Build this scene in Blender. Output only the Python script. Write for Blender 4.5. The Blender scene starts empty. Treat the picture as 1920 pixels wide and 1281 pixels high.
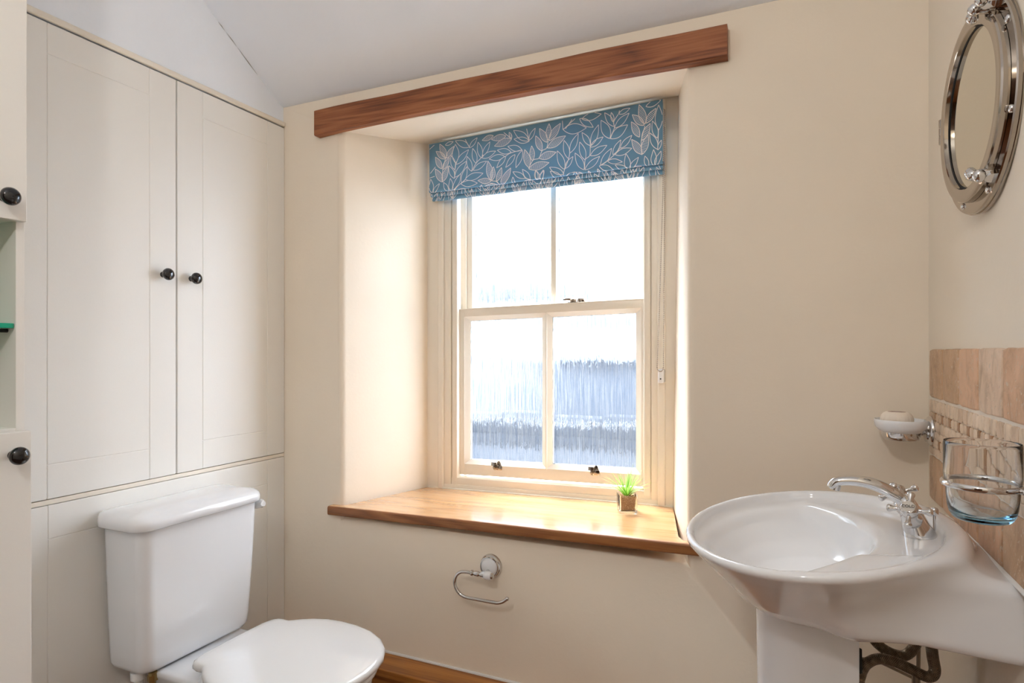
import bpy, bmesh, math, random
import numpy as np
from mathutils import Vector, Matrix, Euler

SC = bpy.context.scene
COL = SC.collection
PI = math.pi

# ------------------------------------------------------------------ camera
CAM_H = 1.17
YAW = math.radians(24.2)
cd = bpy.data.cameras.new('camera')
cam = bpy.data.objects.new('camera', cd)
COL.objects.link(cam)
cam.location = (0, 0, CAM_H)
cam.rotation_euler = (PI / 2, 0, YAW)
cd.sensor_width = 36
cd.lens = 1140 / 1920 * 36
cd.shift_y = 20.5 / 1920
cd.clip_start = 0.02
SC.camera = cam

# ------------------------------------------------------------------ world, lights, exposure
SC.view_settings.view_transform = 'Standard'
SC.view_settings.look = 'None'
SC.view_settings.exposure = 0.5
SC.view_settings.gamma = 1.0
SC.view_settings.use_curve_mapping = False
SC.cycles.use_denoising = True
SC.cycles.max_bounces = 14
SC.cycles.diffuse_bounces = 6
SC.cycles.glossy_bounces = 6
SC.cycles.transmission_bounces = 10
SC.cycles.transparent_max_bounces = 12
SC.cycles.sample_clamp_indirect = 6.0
SC.cycles.blur_glossy = 0.5

w = bpy.data.worlds.new('overcast_sky')
SC.world = w
w.use_nodes = True
wn = w.node_tree.nodes
wl = w.node_tree.links
bg = wn['Background']
tc = wn.new('ShaderNodeTexCoord')
sep = wn.new('ShaderNodeSeparateXYZ')
ramp = wn.new('ShaderNodeValToRGB')
wl.new(tc.outputs['Generated'], sep.inputs[0])
wl.new(sep.outputs['Z'], ramp.inputs[0])
ramp.color_ramp.elements[0].position = 0.0
ramp.color_ramp.elements[0].color = (0.88, 0.93, 1.0, 1)
ramp.color_ramp.elements[1].position = 0.6
ramp.color_ramp.elements[1].color = (0.97, 0.98, 1.0, 1)
wl.new(ramp.outputs[0], bg.inputs['Color'])
bg.inputs['Strength'].default_value = 15.0

sl = bpy.data.lights.new('hazy_sun', 'SUN')
sl.energy = 60.0
sl.angle = math.radians(26)
sl.color = (1.0, 0.95, 0.86)
sun = bpy.data.objects.new('hazy_sun', sl)
COL.objects.link(sun)
sun.rotation_euler = Vector((0.60, -0.47, -1.0)).to_track_quat('-Z', 'Y').to_euler()
sun.location = (-3, 5, 4)

pl = bpy.data.lights.new('window_portal', 'AREA')
pl.shape = 'RECTANGLE'
pl.size, pl.size_y = 0.86, 1.42
pl.cycles.is_portal = True
po = bpy.data.objects.new('window_portal', pl)
COL.objects.link(po)
po.location = (-0.795, 2.26, 1.34)
po.rotation_euler = (-PI / 2, 0, 0)      # shines to -Y, into the room

# unseen fill light added behind the camera to brighten the room
al = bpy.data.lights.new('added_fill_light', 'POINT')
al.shadow_soft_size = 0.06
al.energy = 17
al.color = (1.0, 0.97, 0.93)
alo = bpy.data.objects.new('added_fill_light', al)
COL.objects.link(alo)
alo.location = (-0.45, -0.45, 2.15)

# ------------------------------------------------------------------ materials
def mat(name, col, rough=0.5, metal=0.0, coat=0.0, noise=0.0, nscale=20, bump=0.0, bscale=60, ior=1.45, spec=0.5, trans=0.0, vec=None):
    m = bpy.data.materials.new(name)
    m.use_nodes = True
    N, L = m.node_tree.nodes, m.node_tree.links
    b = N['Principled BSDF']
    b.inputs['Base Color'].default_value = (*col, 1)
    b.inputs['Roughness'].default_value = rough
    b.inputs['Metallic'].default_value = metal
    b.inputs['Coat Weight'].default_value = coat
    b.inputs['Coat Roughness'].default_value = 0.06
    b.inputs['IOR'].default_value = ior
    b.inputs['Specular IOR Level'].default_value = spec
    b.inputs['Transmission Weight'].default_value = trans
    t = N.new('ShaderNodeTexCoord')
    mp = N.new('ShaderNodeMapping')
    L.new(t.outputs['Object'], mp.inputs[0])
    if vec: mp.inputs['Scale'].default_value = vec
    if noise:
        n = N.new('ShaderNodeTexNoise')
        n.inputs['Scale'].default_value = nscale
        n.inputs['Detail'].default_value = 5
        L.new(mp.outputs[0], n.inputs['Vector'])
        r = N.new('ShaderNodeValToRGB')
        r.color_ramp.elements[0].position = 0.3
        r.color_ramp.elements[1].position = 0.7
        r.color_ramp.elements[0].color = (*[c * (1 - noise) for c in col], 1)
        r.color_ramp.elements[1].color = (*[min(1, c * (1 + noise * .6)) for c in col], 1)
        L.new(n.outputs['Fac'], r.inputs[0])
        L.new(r.outputs[0], b.inputs['Base Color'])
    if bump:
        n2 = N.new('ShaderNodeTexNoise')
        n2.inputs['Scale'].default_value = bscale
        n2.inputs['Detail'].default_value = 6
        L.new(mp.outputs[0], n2.inputs['Vector'])
        bp = N.new('ShaderNodeBump')
        bp.inputs['Strength'].default_value = bump
        bp.inputs['Distance'].default_value = 0.01
        L.new(n2.outputs['Fac'], bp.inputs['Height'])
        L.new(bp.outputs[0], b.inputs['Normal'])
    return m

def wood(name, dark, mid, light, axis='X', rough=0.4, coat=0.0, ring=7.0):
    m = bpy.data.materials.new(name)
    m.use_nodes = True
    N, L = m.node_tree.nodes, m.node_tree.links
    b = N['Principled BSDF']
    b.inputs['Roughness'].default_value = rough
    b.inputs['Coat Weight'].default_value = coat
    b.inputs['Coat Roughness'].default_value = 0.15
    t = N.new('ShaderNodeTexCoord')
    mp = N.new('ShaderNodeMapping')
    L.new(t.outputs['Object'], mp.inputs[0])
    s = {'X': (0.55, 7, 7), 'Y': (7, 0.55, 7), 'Z': (7, 7, 0.55)}[axis]
    mp.inputs['Scale'].default_value = s
    n1 = N.new('ShaderNodeTexNoise')
    n1.inputs['Scale'].default_value = 1.6
    n1.inputs['Detail'].default_value = 2
    n1.inputs['Distortion'].default_value = 0.6
    L.new(mp.outputs[0], n1.inputs['Vector'])
    mul = N.new('ShaderNodeMath'); mul.operation = 'MULTIPLY'
    mul.inputs[1].default_value = ring
    L.new(n1.outputs['Fac'], mul.inputs[0])
    fr = N.new('ShaderNodeMath'); fr.operation = 'PINGPONG'
    fr.inputs[1].default_value = 0.5
    L.new(mul.outputs[0], fr.inputs[0])
    n2 = N.new('ShaderNodeTexNoise')
    n2.inputs['Scale'].default_value = 26
    n2.inputs['Detail'].default_value = 4
    mp2 = N.new('ShaderNodeMapping')
    L.new(t.outputs['Object'], mp2.inputs[0])
    mp2.inputs['Scale'].default_value = {'X': (0.25, 7, 7), 'Y': (7, 0.25, 7), 'Z': (7, 7, 0.25)}[axis]
    L.new(mp2.outputs[0], n2.inputs['Vector'])
    add = N.new('ShaderNodeMath'); add.operation = 'ADD'
    L.new(fr.outputs[0], add.inputs[0])
    L.new(n2.outputs['Fac'], add.inputs[1])
    r = N.new('ShaderNodeValToRGB')
    e = r.color_ramp.elements
    e[0].position = 0.35; e[0].color = (*dark, 1)
    e[1].position = 1.05 if False else 1.0; e[1].color = (*light, 1)
    k = e.new(0.66); k.color = (*mid, 1)
    L.new(add.outputs[0], r.inputs[0])
    L.new(r.outputs[0], b.inputs['Base Color'])
    bp = N.new('ShaderNodeBump')
    bp.inputs['Strength'].default_value = 0.12
    bp.inputs['Distance'].default_value = 0.002
    L.new(n2.outputs['Fac'], bp.inputs['Height'])
    L.new(bp.outputs[0], b.inputs['Normal'])
    return m

M_WALL = mat('cream_emulsion', (0.84, 0.75, 0.625), 0.75, noise=0.03, nscale=3, bump=0.05, bscale=90)
M_WALLR = mat('window_lit_cream_emulsion', (0.82, 0.75, 0.64), 0.75, noise=0.02, nscale=3, bump=0.05, bscale=90)  # same cream paint, with the window's light put into the paler colour
M_WHITE = mat('white_ceiling_paint', (0.85, 0.89, 0.95), 0.8, noise=0.02, nscale=4, bump=0.06, bscale=80)
M_CAB = mat('ivory_cabinet_paint', (0.84, 0.825, 0.785), 0.45, bump=0.02, bscale=200)
M_FRAME = mat('cream_gloss_paint', (0.83, 0.77, 0.67), 0.3, bump=0.02, bscale=120)
M_CERAM = mat('white_glazed_ceramic', (0.81, 0.825, 0.85), 0.08, coat=0.6)
M_PLAST = mat('white_gloss_plastic', (0.82, 0.83, 0.84), 0.12, coat=0.5)
M_CHROME = mat('polished_chrome', (0.66, 0.65, 0.645), 0.06, metal=1.0)
M_NICKEL = mat('brushed_nickel', (0.44, 0.39, 0.34), 0.09, metal=1.0)
M_BLACK = mat('black_gloss_knob', (0.006, 0.006, 0.008), 0.12, coat=0.5)
M_DARK = mat('dark_gap', (0.02, 0.02, 0.02), 0.8)
M_BEAM = wood('oak_beam', (0.105, 0.028, 0.009), (0.23, 0.070, 0.021), (0.33, 0.118, 0.042), 'X', 0.6, 0.0, 8)
M_SILL = wood('oak_sill', (0.46, 0.225, 0.09), (0.58, 0.315, 0.14), (0.66, 0.39, 0.19), 'X', 0.24, 1.0, 5)
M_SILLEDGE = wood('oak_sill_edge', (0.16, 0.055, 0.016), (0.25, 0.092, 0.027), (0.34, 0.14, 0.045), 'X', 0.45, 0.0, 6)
M_SKIRT = wood('stained_oak', (0.22, 0.065, 0.01), (0.36, 0.13, 0.02), (0.46, 0.19, 0.035), 'X', 0.4, 0.2, 5)
M_FLOOR = wood('oak_boards', (0.10, 0.03, 0.008), (0.16, 0.05, 0.012), (0.22, 0.08, 0.02), 'X', 0.35, 0.2, 5)
M_CAULK = mat('white_caulk', (0.75, 0.74, 0.72), 0.6)
M_TERRA = mat('grout', (0.78, 0.72, 0.64), 0.9, noise=0.1, bump=0.2, bscale=300)
M_MIRROR = mat('mirror_silver', (0.72, 0.70, 0.62), 0.01, metal=1.0)
M_GREENG = mat('green_glass_edge', (0.0, 0.36, 0.22), 0.15, coat=0.5)
M_BRAID = mat('braided_steel', (0.27, 0.21, 0.15), 0.35, metal=0.9)
M_BRASS = mat('brass', (0.45, 0.34, 0.15), 0.3, metal=1.0)
M_COPPER = mat('dull_pipe', (0.25, 0.2, 0.15), 0.4, metal=0.8)
M_TILTED = None

# ------------------------------------------------------------------ mesh helpers
ORG = {}

def link_mesh(name, verts, faces, material, parent=None, smooth=False, auto=None):
    """One mesh object; vertices in world metres, stored relative to its thing's origin."""
    base = ORG.get(parent.name, Vector((0, 0, 0))) if parent else Vector((0, 0, 0))
    me = bpy.data.meshes.new(name)
    o = bpy.data.objects.new(name, me)
    if parent is None:
        vs = [Vector(v) for v in verts]
        lo = Vector([min(v[i] for v in vs) for i in range(3)])
        hi = Vector([max(v[i] for v in vs) for i in range(3)])
        base = Vector(((lo.x + hi.x) / 2, (lo.y + hi.y) / 2, lo.z))
        o.location = base
        verts = vs
    me.from_pydata([tuple(Vector(v) - base) for v in verts], [], faces)
    me.update()
    mats = material if isinstance(material, (list, tuple)) else [material]
    for mm in mats: me.materials.append(mm)
    COL.objects.link(o)
    if parent: o.parent = parent
    ORG[o.name] = base.copy()
    if smooth:
        for p in me.polygons: p.use_smooth = True
    if auto is not None:
        me.set_sharp_from_angle(angle=math.radians(auto))
    return o

def thing(name, loc, label, cat, group=None, kind=None):
    o = bpy.data.objects.new(name, None)
    o.empty_display_size = 0.05
    COL.objects.link(o)
    o.location = loc
    ORG[o.name] = Vector(loc)
    tag(o, label, cat, group, kind)
    return o

def tag(o, label=None, cat=None, group=None, kind=None):
    if label: o['label'] = label
    if cat: o['category'] = cat
    if group: o['group'] = group
    if kind: o['kind'] = kind
    return o

class MB:
    """collects shapes in world coordinates"""
    def __init__(s):
        s.bm = bmesh.new(); s.mi = 0
    def add(s, verts, faces, mi=0):
        vs = [s.bm.verts.new(v) for v in verts]
        for f in faces:
            try:
                fc = s.bm.faces.new([vs[i] for i in f]); fc.material_index = mi
            except ValueError: pass
        return vs
    def box(s, lo, hi, bev=0.0, seg=2, mi=0, rot=None, piv=None):
        b = bmesh.new()
        bmesh.ops.create_cube(b, size=1)
        c = [(lo[i] + hi[i]) / 2 for i in range(3)]
        d = [hi[i] - lo[i] for i in range(3)]
        for v in b.verts: v.co = Vector((c[0] + v.co.x * d[0], c[1] + v.co.y * d[1], c[2] + v.co.z * d[2]))
        if bev:
            bmesh.ops.bevel(b, geom=b.edges[:], offset=min(bev, min(d) * 0.49), segments=seg, affect='EDGES', profile=0.5)
        if rot is not None:
            p = Vector(piv if piv else c)
            bmesh.ops.rotate(b, verts=b.verts[:], cent=p, matrix=rot)
        s.merge(b, mi)
    def merge(s, b, mi=0):
        b.verts.index_update()
        s.add([v.co.copy() for v in b.verts], [[v.index for v in f.verts] for f in b.faces], mi)
        b.free()
    def tube(s, pts, r, n=12, caps=True, mi=0, closed=False):
        """swept circle; r a number or a list; pts world points"""
        P = [Vector(p) for p in pts]
        R = r if isinstance(r, (list, tuple)) else [r] * len(P)
        m = len(P)
        T = []
        for i in range(m):
            a = P[(i - 1) % m] if (closed or i > 0) else P[i]
            c = P[(i + 1) % m] if (closed or i < m - 1) else P[i]
            T.append((c - a).normalized())
        up = Vector((0, 0, 1)) if abs(T[0].z) < 0.9 else Vector((1, 0, 0))
        nrm = (up - T[0] * up.dot(T[0])).normalized()
        V = []; F = []
        for i in range(m):
            nrm = (nrm - T[i] * nrm.dot(T[i])).normalized()
            bn = T[i].cross(nrm)
            rr = R[i]
            ra, rb = rr if isinstance(rr, tuple) else (rr, rr)
            for k in range(n):
                a = 2 * PI * k / n
                V.append(P[i] + nrm * math.cos(a) * ra + bn * math.sin(a) * rb)
        last = m if closed else m - 1
        for i in range(last):
            j = (i + 1) % m
            for k in range(n):
                F.append([i * n + k, i * n + (k + 1) % n, j * n + (k + 1) % n, j * n + k])
        if caps and not closed:
            F.append(list(range(n))[::-1]); F.append([(m - 1) * n + k for k in range(n)])
        s.add(V, F, mi)
    def lathe(s, prof, org=(0, 0, 0), axis=(0, 0, 1), n=32, mi=0, caps=True):
        """prof: list of (radius, height along axis)"""
        ax = Vector(axis).normalized()
        u = ax.orthogonal().normalized(); v = ax.cross(u)
        O = Vector(org); V = []; F = []
        for (r, h) in prof:
            for k in range(n):
                a = 2 * PI * k / n
                V.append(O + ax * h + (u * math.cos(a) + v * math.sin(a)) * max(r, 1e-5))
        for i in range(len(prof) - 1):
            for k in range(n):
                F.append([i * n + k, i * n + (k + 1) % n, (i + 1) * n + (k + 1) % n, (i + 1) * n + k])
        if caps:
            F.append(list(range(n))[::-1]); F.append([(len(prof) - 1) * n + k for k in range(n)])
        s.add(V, F, mi)
    def loft(s, rings, mi=0, caps=True):
        n = len(rings[0]); V = [v for r in rings for v in r]; F = []
        for i in range(len(rings) - 1):
            for k in range(n):
                F.append([i * n + k, i * n + (k + 1) % n, (i + 1) * n + (k + 1) % n, (i + 1) * n + k])
        if caps:
            F.append(list(range(n))[::-1]); F.append([(len(rings) - 1) * n + k for k in range(n)])
        s.add(V, F, mi)
    def sphere(s, c, r, seg=16, sc=(1, 1, 1), mi=0, rot=None):
        b = bmesh.new()
        bmesh.ops.create_uvsphere(b, u_segments=seg, v_segments=seg // 2 + 2, radius=1)
        for v in b.verts:
            p = Vector((v.co.x * r * sc[0], v.co.y * r * sc[1], v.co.z * r * sc[2]))
            if rot is not None: p = rot @ p
            v.co = p + Vector(c)
        s.merge(b, mi)
    def shear(s, fn):
        for v in s.bm.verts: v.co = Vector(fn(v.co))
    def build(s, name, material, parent=None, smooth=False, auto=35):
        bmesh.ops.recalc_face_normals(s.bm, faces=s.bm.faces[:])
        s.bm.verts.index_update()
        V = [v.co.copy() for v in s.bm.verts]
        F = [[v.index for v in f.verts] for f in s.bm.faces]
        mi = [f.material_index for f in s.bm.faces]
        o = link_mesh(name, V, F, material, parent, smooth, auto if smooth else None)
        for p, k in zip(o.data.polygons, mi): p.material_index = k
        s.bm.free()
        return o

def surface_nets(fn, lo, hi, h):
    """polygonise fn(x,y,z) < 0 (numpy arrays) and pull the vertices on to the surface"""
    ax = [np.arange(lo[i], hi[i] + h, h) for i in range(3)]
    X, Y, Z = np.meshgrid(*ax, indexing='ij')
    G = fn(X, Y, Z)
    for i in range(3):                         # close at the bounds
        sl = [slice(None)] * 3
        for e in (0, -1):
            sl[i] = e; G[tuple(sl)] = np.maximum(G[tuple(sl)], h * 0.3); sl[i] = slice(None)
    ins = G < 0
    nx, ny, nz = G.shape
    cnt = np.zeros((nx - 1, ny - 1, nz - 1)); acc = np.zeros(cnt.shape + (3,))
    C = [(i, j, k) for i in (0, 1) for j in (0, 1) for k in (0, 1)]
    def sub(A, c): return A[c[0]:nx - 1 + c[0], c[1]:ny - 1 + c[1], c[2]:nz - 1 + c[2]]
    for a in C:
        for b in C:
            d = [b[i] - a[i] for i in range(3)]
            if sum(d) != 1 or min(d) < 0: continue
            ga, gb = sub(G, a), sub(G, b)
            cr = (ga < 0) != (gb < 0)
            t = np.where(cr, ga / np.where(cr, ga - gb, 1), 0)
            for q in range(3):
                acc[..., q] += np.where(cr, a[q] + t * d[q], 0)
            cnt += cr
    act = cnt > 0
    idx = -np.ones(cnt.shape, int); idx[act] = np.arange(act.sum())
    I = np.argwhere(act)
    V = (I + acc[act] / cnt[act][:, None]) * h + np.array(lo)
    F = []
    for q in range(3):
        o1, o2 = (q + 1) % 3, (q + 2) % 3
        a = [slice(None)] * 3; b = [slice(None)] * 3
        a[q] = slice(0, -1); b[q] = slice(1, None)
        s1 = ins[tuple(a)]; s2 = ins[tuple(b)]
        E = np.argwhere(s1 != s2)
        m = (E[:, o1] > 0) & (E[:, o2] > 0) & (E[:, o1] < cnt.shape[o1]) & (E[:, o2] < cnt.shape[o2])
        E = E[m]
        def at(d1, d2):
            e = E.copy(); e[:, o1] -= d1; e[:, o2] -= d2
            return idx[e[:, 0], e[:, 1], e[:, 2]]
        quad = np.stack([at(0, 0), at(1, 0), at(1, 1), at(0, 1)], 1)
        fl = s1[E[:, 0], E[:, 1], E[:, 2]]
        quad[~fl] = quad[~fl][:, ::-1]
        F.append(quad)
    F = np.concatenate(F)
    F = F[(F >= 0).all(1)]
    e = h * 0.5
    for _ in range(3):
        x, y, z = V.T
        g = fn(x, y, z)
        gr = np.stack([fn(x + e, y, z) - fn(x - e, y, z), fn(x, y + e, z) - fn(x, y - e, z), fn(x, y, z + e) - fn(x, y, z - e)], 1) / (2 * e)
        L2 = (gr ** 2).sum(1) + 1e-9
        st = -(g / L2)[:, None] * gr
        ln = np.linalg.norm(st, axis=1)
        st *= np.minimum(1, h * 0.7 / np.maximum(ln, 1e-9))[:, None]
        st[ln > h * 3] = 0
        V = V + st * 0.7
    return V, F

def smin(a, b, k):
    hh = np.clip(0.5 + 0.5 * (b - a) / k, 0, 1)
    return b * (1 - hh) + a * hh - k * hh * (1 - hh)
def smax(a, b, k): return -smin(-a, -b, k)

def sdf_obj(name, fn, lo, hi, h, material, parent):
    V, F = surface_nets(fn, lo, hi, h)
    return link_mesh(name, [Vector(v) for v in V.tolist()], F.tolist(), material, parent, True)

def rrect(cx, cy, hx, hy, r, z, n=6):
    """rounded rectangle ring in plan"""
    out = []
    for (sx, sy, a0) in ((1, 1, 0), (-1, 1, 90), (-1, -1, 180), (1, -1, 270)):
        for k in range(n + 1):
            a = math.radians(a0 + 90 * k / n)
            out.append(Vector((cx + sx * (hx - r) + r * math.cos(a), cy + sy * (hy - r) + r * math.sin(a), z)))
    return out

def catmull(pts, n=8, closed=False):
    P = [Vector(p) for p in pts]; out = []; m = len(P)
    rng = range(m) if closed else range(m - 1)
    for i in rng:
        p0 = P[(i - 1) % m] if closed or i > 0 else P[i]
        p1 = P[i]; p2 = P[(i + 1) % m]
        p3 = P[(i + 2) % m] if closed or i < m - 2 else P[i + 1]
        for k in range(n):
            t = k / n
            out.append(0.5 * ((2 * p1) + (p2 - p0) * t + (2 * p0 - 5 * p1 + 4 * p2 - p3) * t * t + (3 * p1 - p0 - 3 * p2 + p3) * t ** 3))
    if not closed: out.append(P[-1])
    return out
LEAVES = [('S',(58,150),(26,96)),('S',(58,150),(82,94)),('S',(55,100),(27,52)),('S',(59,104),(88,62)),('S',(71,65),(30,31)),('S',(74,63),(47,6)),('S',(74,63),(108,24)),('T',(58,150),(59,104),(71,65),(79,51)),('T',(110,143),(114,87)),('P',(110,143),(85,92)),('P',(111,139),(162,86)),('P',(112,111),(95,56)),('P',(117,92),(170,46)),('W',(115,87),(114,18)),('T',(102,195),(137,167),(156,152)),('P',(100,192),(92,140)),('P',(108,186),(137,128)),('P',(142,166),(163,106)),('P',(156,152),(231,139)),('P',(139,167),(209,173)),('P',(88,192),(63,152)),('T',(184,126),(201,100),(224,82),(231,73)),('P',(183,126),(163,69)),('P',(190,123),(245,98)),('P',(202,100),(187,44)),('P',(224,84),(209,25)),('P',(228,78),(258,32)),('P',(226,84),(282,68)),('P',(173,37),(114,5)),('P',(173,40),(206,9)),('T',(170,33),(156,7)),('S',(345,36),(276,50)),('S',(322,22),(264,25)),('S',(345,34),(335,11)),('S',(272,13),(226,22)),('T',(345,36),(314,9)),('P',(413,53),(352,8)),('P',(414,54),(354,38)),('P',(413,51),(436,14)),('T',(413,51),(403,11)),('T',(387,79),(343,83),(320,92)),('P',(385,79),(330,59)),('P',(387,81),(362,136)),('P',(343,81),(288,66)),('P',(317,91),(255,92)),('P',(322,92),(286,127)),('P',(359,91),(322,130)),('T',(261,165),(269,172),(288,177),(305,194)),('S',(264,168),(250,98)),('S',(269,171),(273,121)),('S',(266,173),(210,163)),('S',(288,177),(306,128)),('S',(305,191),(342,134)),('S',(298,195),(238,188)),('T',(398,177),(423,188),(459,203)),('P',(398,177),(350,148)),('P',(418,185),(387,144)),('P',(418,188),(377,201)),('P',(454,198),(438,153)),('P',(456,198),(466,155)),('P',(354,198),(351,167)),('P',(14,190),(6,133)),('P',(19,191),(45,154)),('T',(2,19),(23,6)),('T',(0,115),(27,89)),('T',(2,128),(24,124)),('S',(413,142),(396,79)),('S',(426,121),(423,71)),('P',(114,196),(173,195)),('T',(42,197),(56,186)),('P',(212,200),(228,181)),('P',(71,14),(105,7)),('T',(411,144),(428,119),(450,115),(462,93),(479,86),(485,63)),('S',(485,61),(488,8)),('S',(481,68),(452,18)),('S',(488,64),(530,14)),('S',(481,86),(549,57)),('S',(461,93),(438,40)),('S',(450,115),(514,104)),('S',(411,145),(488,134)),('T',(539,36),(583,8)),('W',(540,36),(623,43)),('P',(599,11),(647,45)),('P',(607,13),(675,9)),('T',(539,36),(537,7)),('T',(548,35),(572,9)),('T',(541,202),(544,168),(559,130),(564,108)),('P',(564,113),(594,56)),('P',(559,130),(543,70)),('P',(544,163),(518,100)),('P',(545,161),(575,125)),('P',(543,181),(489,149)),('P',(539,201),(492,163)),('P',(543,202),(583,177)),('T',(617,172),(618,141),(634,129),(636,99)),('P',(636,99),(607,55)),('P',(639,100),(665,40)),('P',(636,104),(681,79)),('P',(636,130),(694,106)),('P',(618,141),(599,83)),('P',(615,174),(582,115)),('P',(618,175),(669,136)),('T',(704,87),(719,58),(717,40),(732,20)),('W',(704,87),(674,28)),('W',(706,88),(764,55)),('P',(720,58),(769,22)),('P',(718,53),(686,7)),('P',(716,40),(709,10)),('P',(734,19),(772,8)),('T',(734,19),(737,9)),('T',(672,166),(719,138),(737,120)),('P',(672,166),(710,117)),('P',(668,167),(719,190)),('P',(696,154),(747,164)),('P',(714,137),(741,96)),('P',(722,138),(778,126)),('P',(739,121),(778,88)),('T',(811,150),(809,108),(821,67)),('S',(811,148),(777,100)),('S',(813,148),(831,93)),('S',(803,97),(776,48)),('S',(811,108),(838,62)),('S',(818,65),(779,28)),('S',(821,62),(802,3)),('S',(824,60),(857,22)),('T',(862,142),(865,84)),('P',(862,140),(836,89)),('P',(861,108),(845,56)),('P',(866,85),(865,14)),('P',(863,142),(874,115)),('P',(769,198),(758,139)),('P',(771,195),(800,155)),('P',(768,197),(723,172)),('P',(773,197),(810,187)),('P',(832,194),(821,154)),('P',(851,193),(849,139)),('P',(855,193),(873,146)),('S',(615,202),(585,178)),('S',(638,198),(630,180)),('S',(670,198),(663,177)),('P',(445,191),(437,152)),('P',(457,192),(469,157)),('P',(824,12),(872,2))]

# ================================================================== THE ROOM
WX, RX, FY, FL = -1.663, 0.303, 1.68, -0.03     # cupboard face, right wall, window wall, floor
BACK, TOP, OUT = -1.30, 2.62, 2.20
tiltz = lambda x: 0.021 * (x + 1.16)

b = MB(); b.box((-1.9, BACK - .1, FL - .08), (RX + .15, OUT, FL)); o = b.build('floor', M_FLOOR); tag(o, kind='structure')

# sloped ceiling meeting the window wall, flat further back
sl0 = (FY, 2.066); sl1 = (0.814, TOP)
b = MB()
prof = [(OUT, 2.066 - .64 * (OUT - FY) + .30), (OUT, 1.98 + .08), (FY + .10, 2.062), (FY, 2.062), (FY - .02, 2.069), (FY - .05, 2.086), (FY - .10, 2.120), sl1, (BACK - .1, TOP), (BACK - .1, TOP + .1), (sl1[0], TOP + .1)]
prof[1] = (OUT, 2.062)
prof[0] = (OUT, 2.30)
V = [(x, y, z) for x in (-1.9, RX + .15) for y, z in prof]; n = len(prof)
F = [list(range(n)), list(range(n, 2 * n))] + [[i, (i + 1) % n, n + (i + 1) % n, n + i] for i in range(n)]
b.add(V, F); o = b.build('ceiling', M_WHITE, smooth=True, auto=25); tag(o, kind='structure')

# hairline crack where ceiling and left wall meet
b = MB()
rnd = random.Random(4)
for (y0, y1) in ((1.40, 1.425), (1.432, 1.47), (1.478, 1.56), (1.30, 1.33)):
    zz = lambda y: 2.120 + (FY - .10 - y) * (TOP - 2.120) / (FY - .10 - .814)
    b.tube([(-1.667, y0 + (y1 - y0) * k / 4, zz(y0 + (y1 - y0) * k / 4) - .001 + rnd.uniform(-.001, .001)) for k in range(5)], [.0002, .0006, .0011, .0005, .0002], 5)
o = b.build('trim_2', mat('crack_grey', (.25, .24, .23), .9)); tag(o, kind='structure')

b = MB(); b.box((-1.9, BACK - .1, FL), (-1.690, OUT, 1.995)); b.box((-1.9, BACK - .1, 1.995), (-1.668, OUT, TOP + .05)); o = b.build('wall_left', M_WHITE); tag(o, kind='structure')
b = MB(); b.box((RX, BACK - .1, FL), (RX + .15, OUT, TOP + .05)); o = b.build('wall_right', M_WALLR); tag(o, kind='structure')
b = MB(); b.box((-1.9, BACK - .1, FL), (RX + .15, BACK, TOP + .05)); o = b.build('wall_back', M_WALL); tag(o, kind='structure')

# window wall with splayed reveals and softly rounded plaster arrises
bm = bmesh.new()
xo0, xo1, z0, z1 = -1.690, RX, FL, 2.07
A = dict(l=-1.404, r=-0.238, b=0.60, t=1.937)      # opening on the room side
B = dict(l=-1.277, r=-0.318)                       # at the window frame
def vv(x, y, z): return bm.verts.new((x, y, z))
fo = [vv(xo0, FY, z0), vv(xo1, FY, z0), vv(xo1, FY, z1), vv(xo0, FY, z1)]
fi = [vv(A['l'], FY, A['b']), vv(A['r'], FY, A['b']), vv(A['r'], FY, A['t']), vv(A['l'], FY, A['t'])]
gi = [vv(B['l'], 2.036, .60), vv(-.3365, 2.036, .60), vv(B['r'], 2.036, 2.008), vv(B['l'], 2.036, 1.985)]
hi_ = [vv(B['l'], OUT, .60), vv(-.3365, OUT, .60), vv(B['r'], OUT, 2.008), vv(B['l'], OUT, 1.985)]
ho = [vv(xo0, OUT, z0), vv(xo1, OUT, z0), vv(xo1, OUT, z1), vv(xo0, OUT, z1)]
for a, c in ((fo, fi), (hi_, ho)):
    for i in range(4): bm.faces.new([a[i], a[(i + 1) % 4], c[(i + 1) % 4], c[i]])
for a, c in ((fi, gi), (gi, hi_)):
    for i in range(4): bm.faces.new([a[i], a[(i + 1) % 4], c[(i + 1) % 4], c[i]])
for i in range(4): bm.faces.new([fo[i], fo[(i + 1) % 4], ho[(i + 1) % 4], ho[i]])
bmesh.ops.recalc_face_normals(bm, faces=bm.faces[:])
ed = [e for e in bm.edges if set(e.verts) in ({fi[0], fi[3]}, {fi[1], fi[2]})]
bmesh.ops.bevel(bm, geom=ed, offset=0.020, segments=6, affect='EDGES', profile=0.5)
m_ = MB(); m_.merge(bm); o = m_.build('wall_front', M_WALL, smooth=True, auto=50); tag(o, kind='structure')

# timber box along the foot of the window wall
b = MB()
b.box((-1.668, 1.577, .147), (RX, FY, .170), .003)
b.box((-1.668, 1.592, FL), (RX, 1.612, .147), .001)
o = b.build('baseboard_front', M_SKIRT); tag(o, kind='structure')
b = MB(); b.tube([(-1.66, FY - .003, .172), (RX, FY - .003, .172)], .005, 8)
o = b.build('trim_1', M_CAULK, smooth=True); tag(o, kind='structure')

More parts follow.
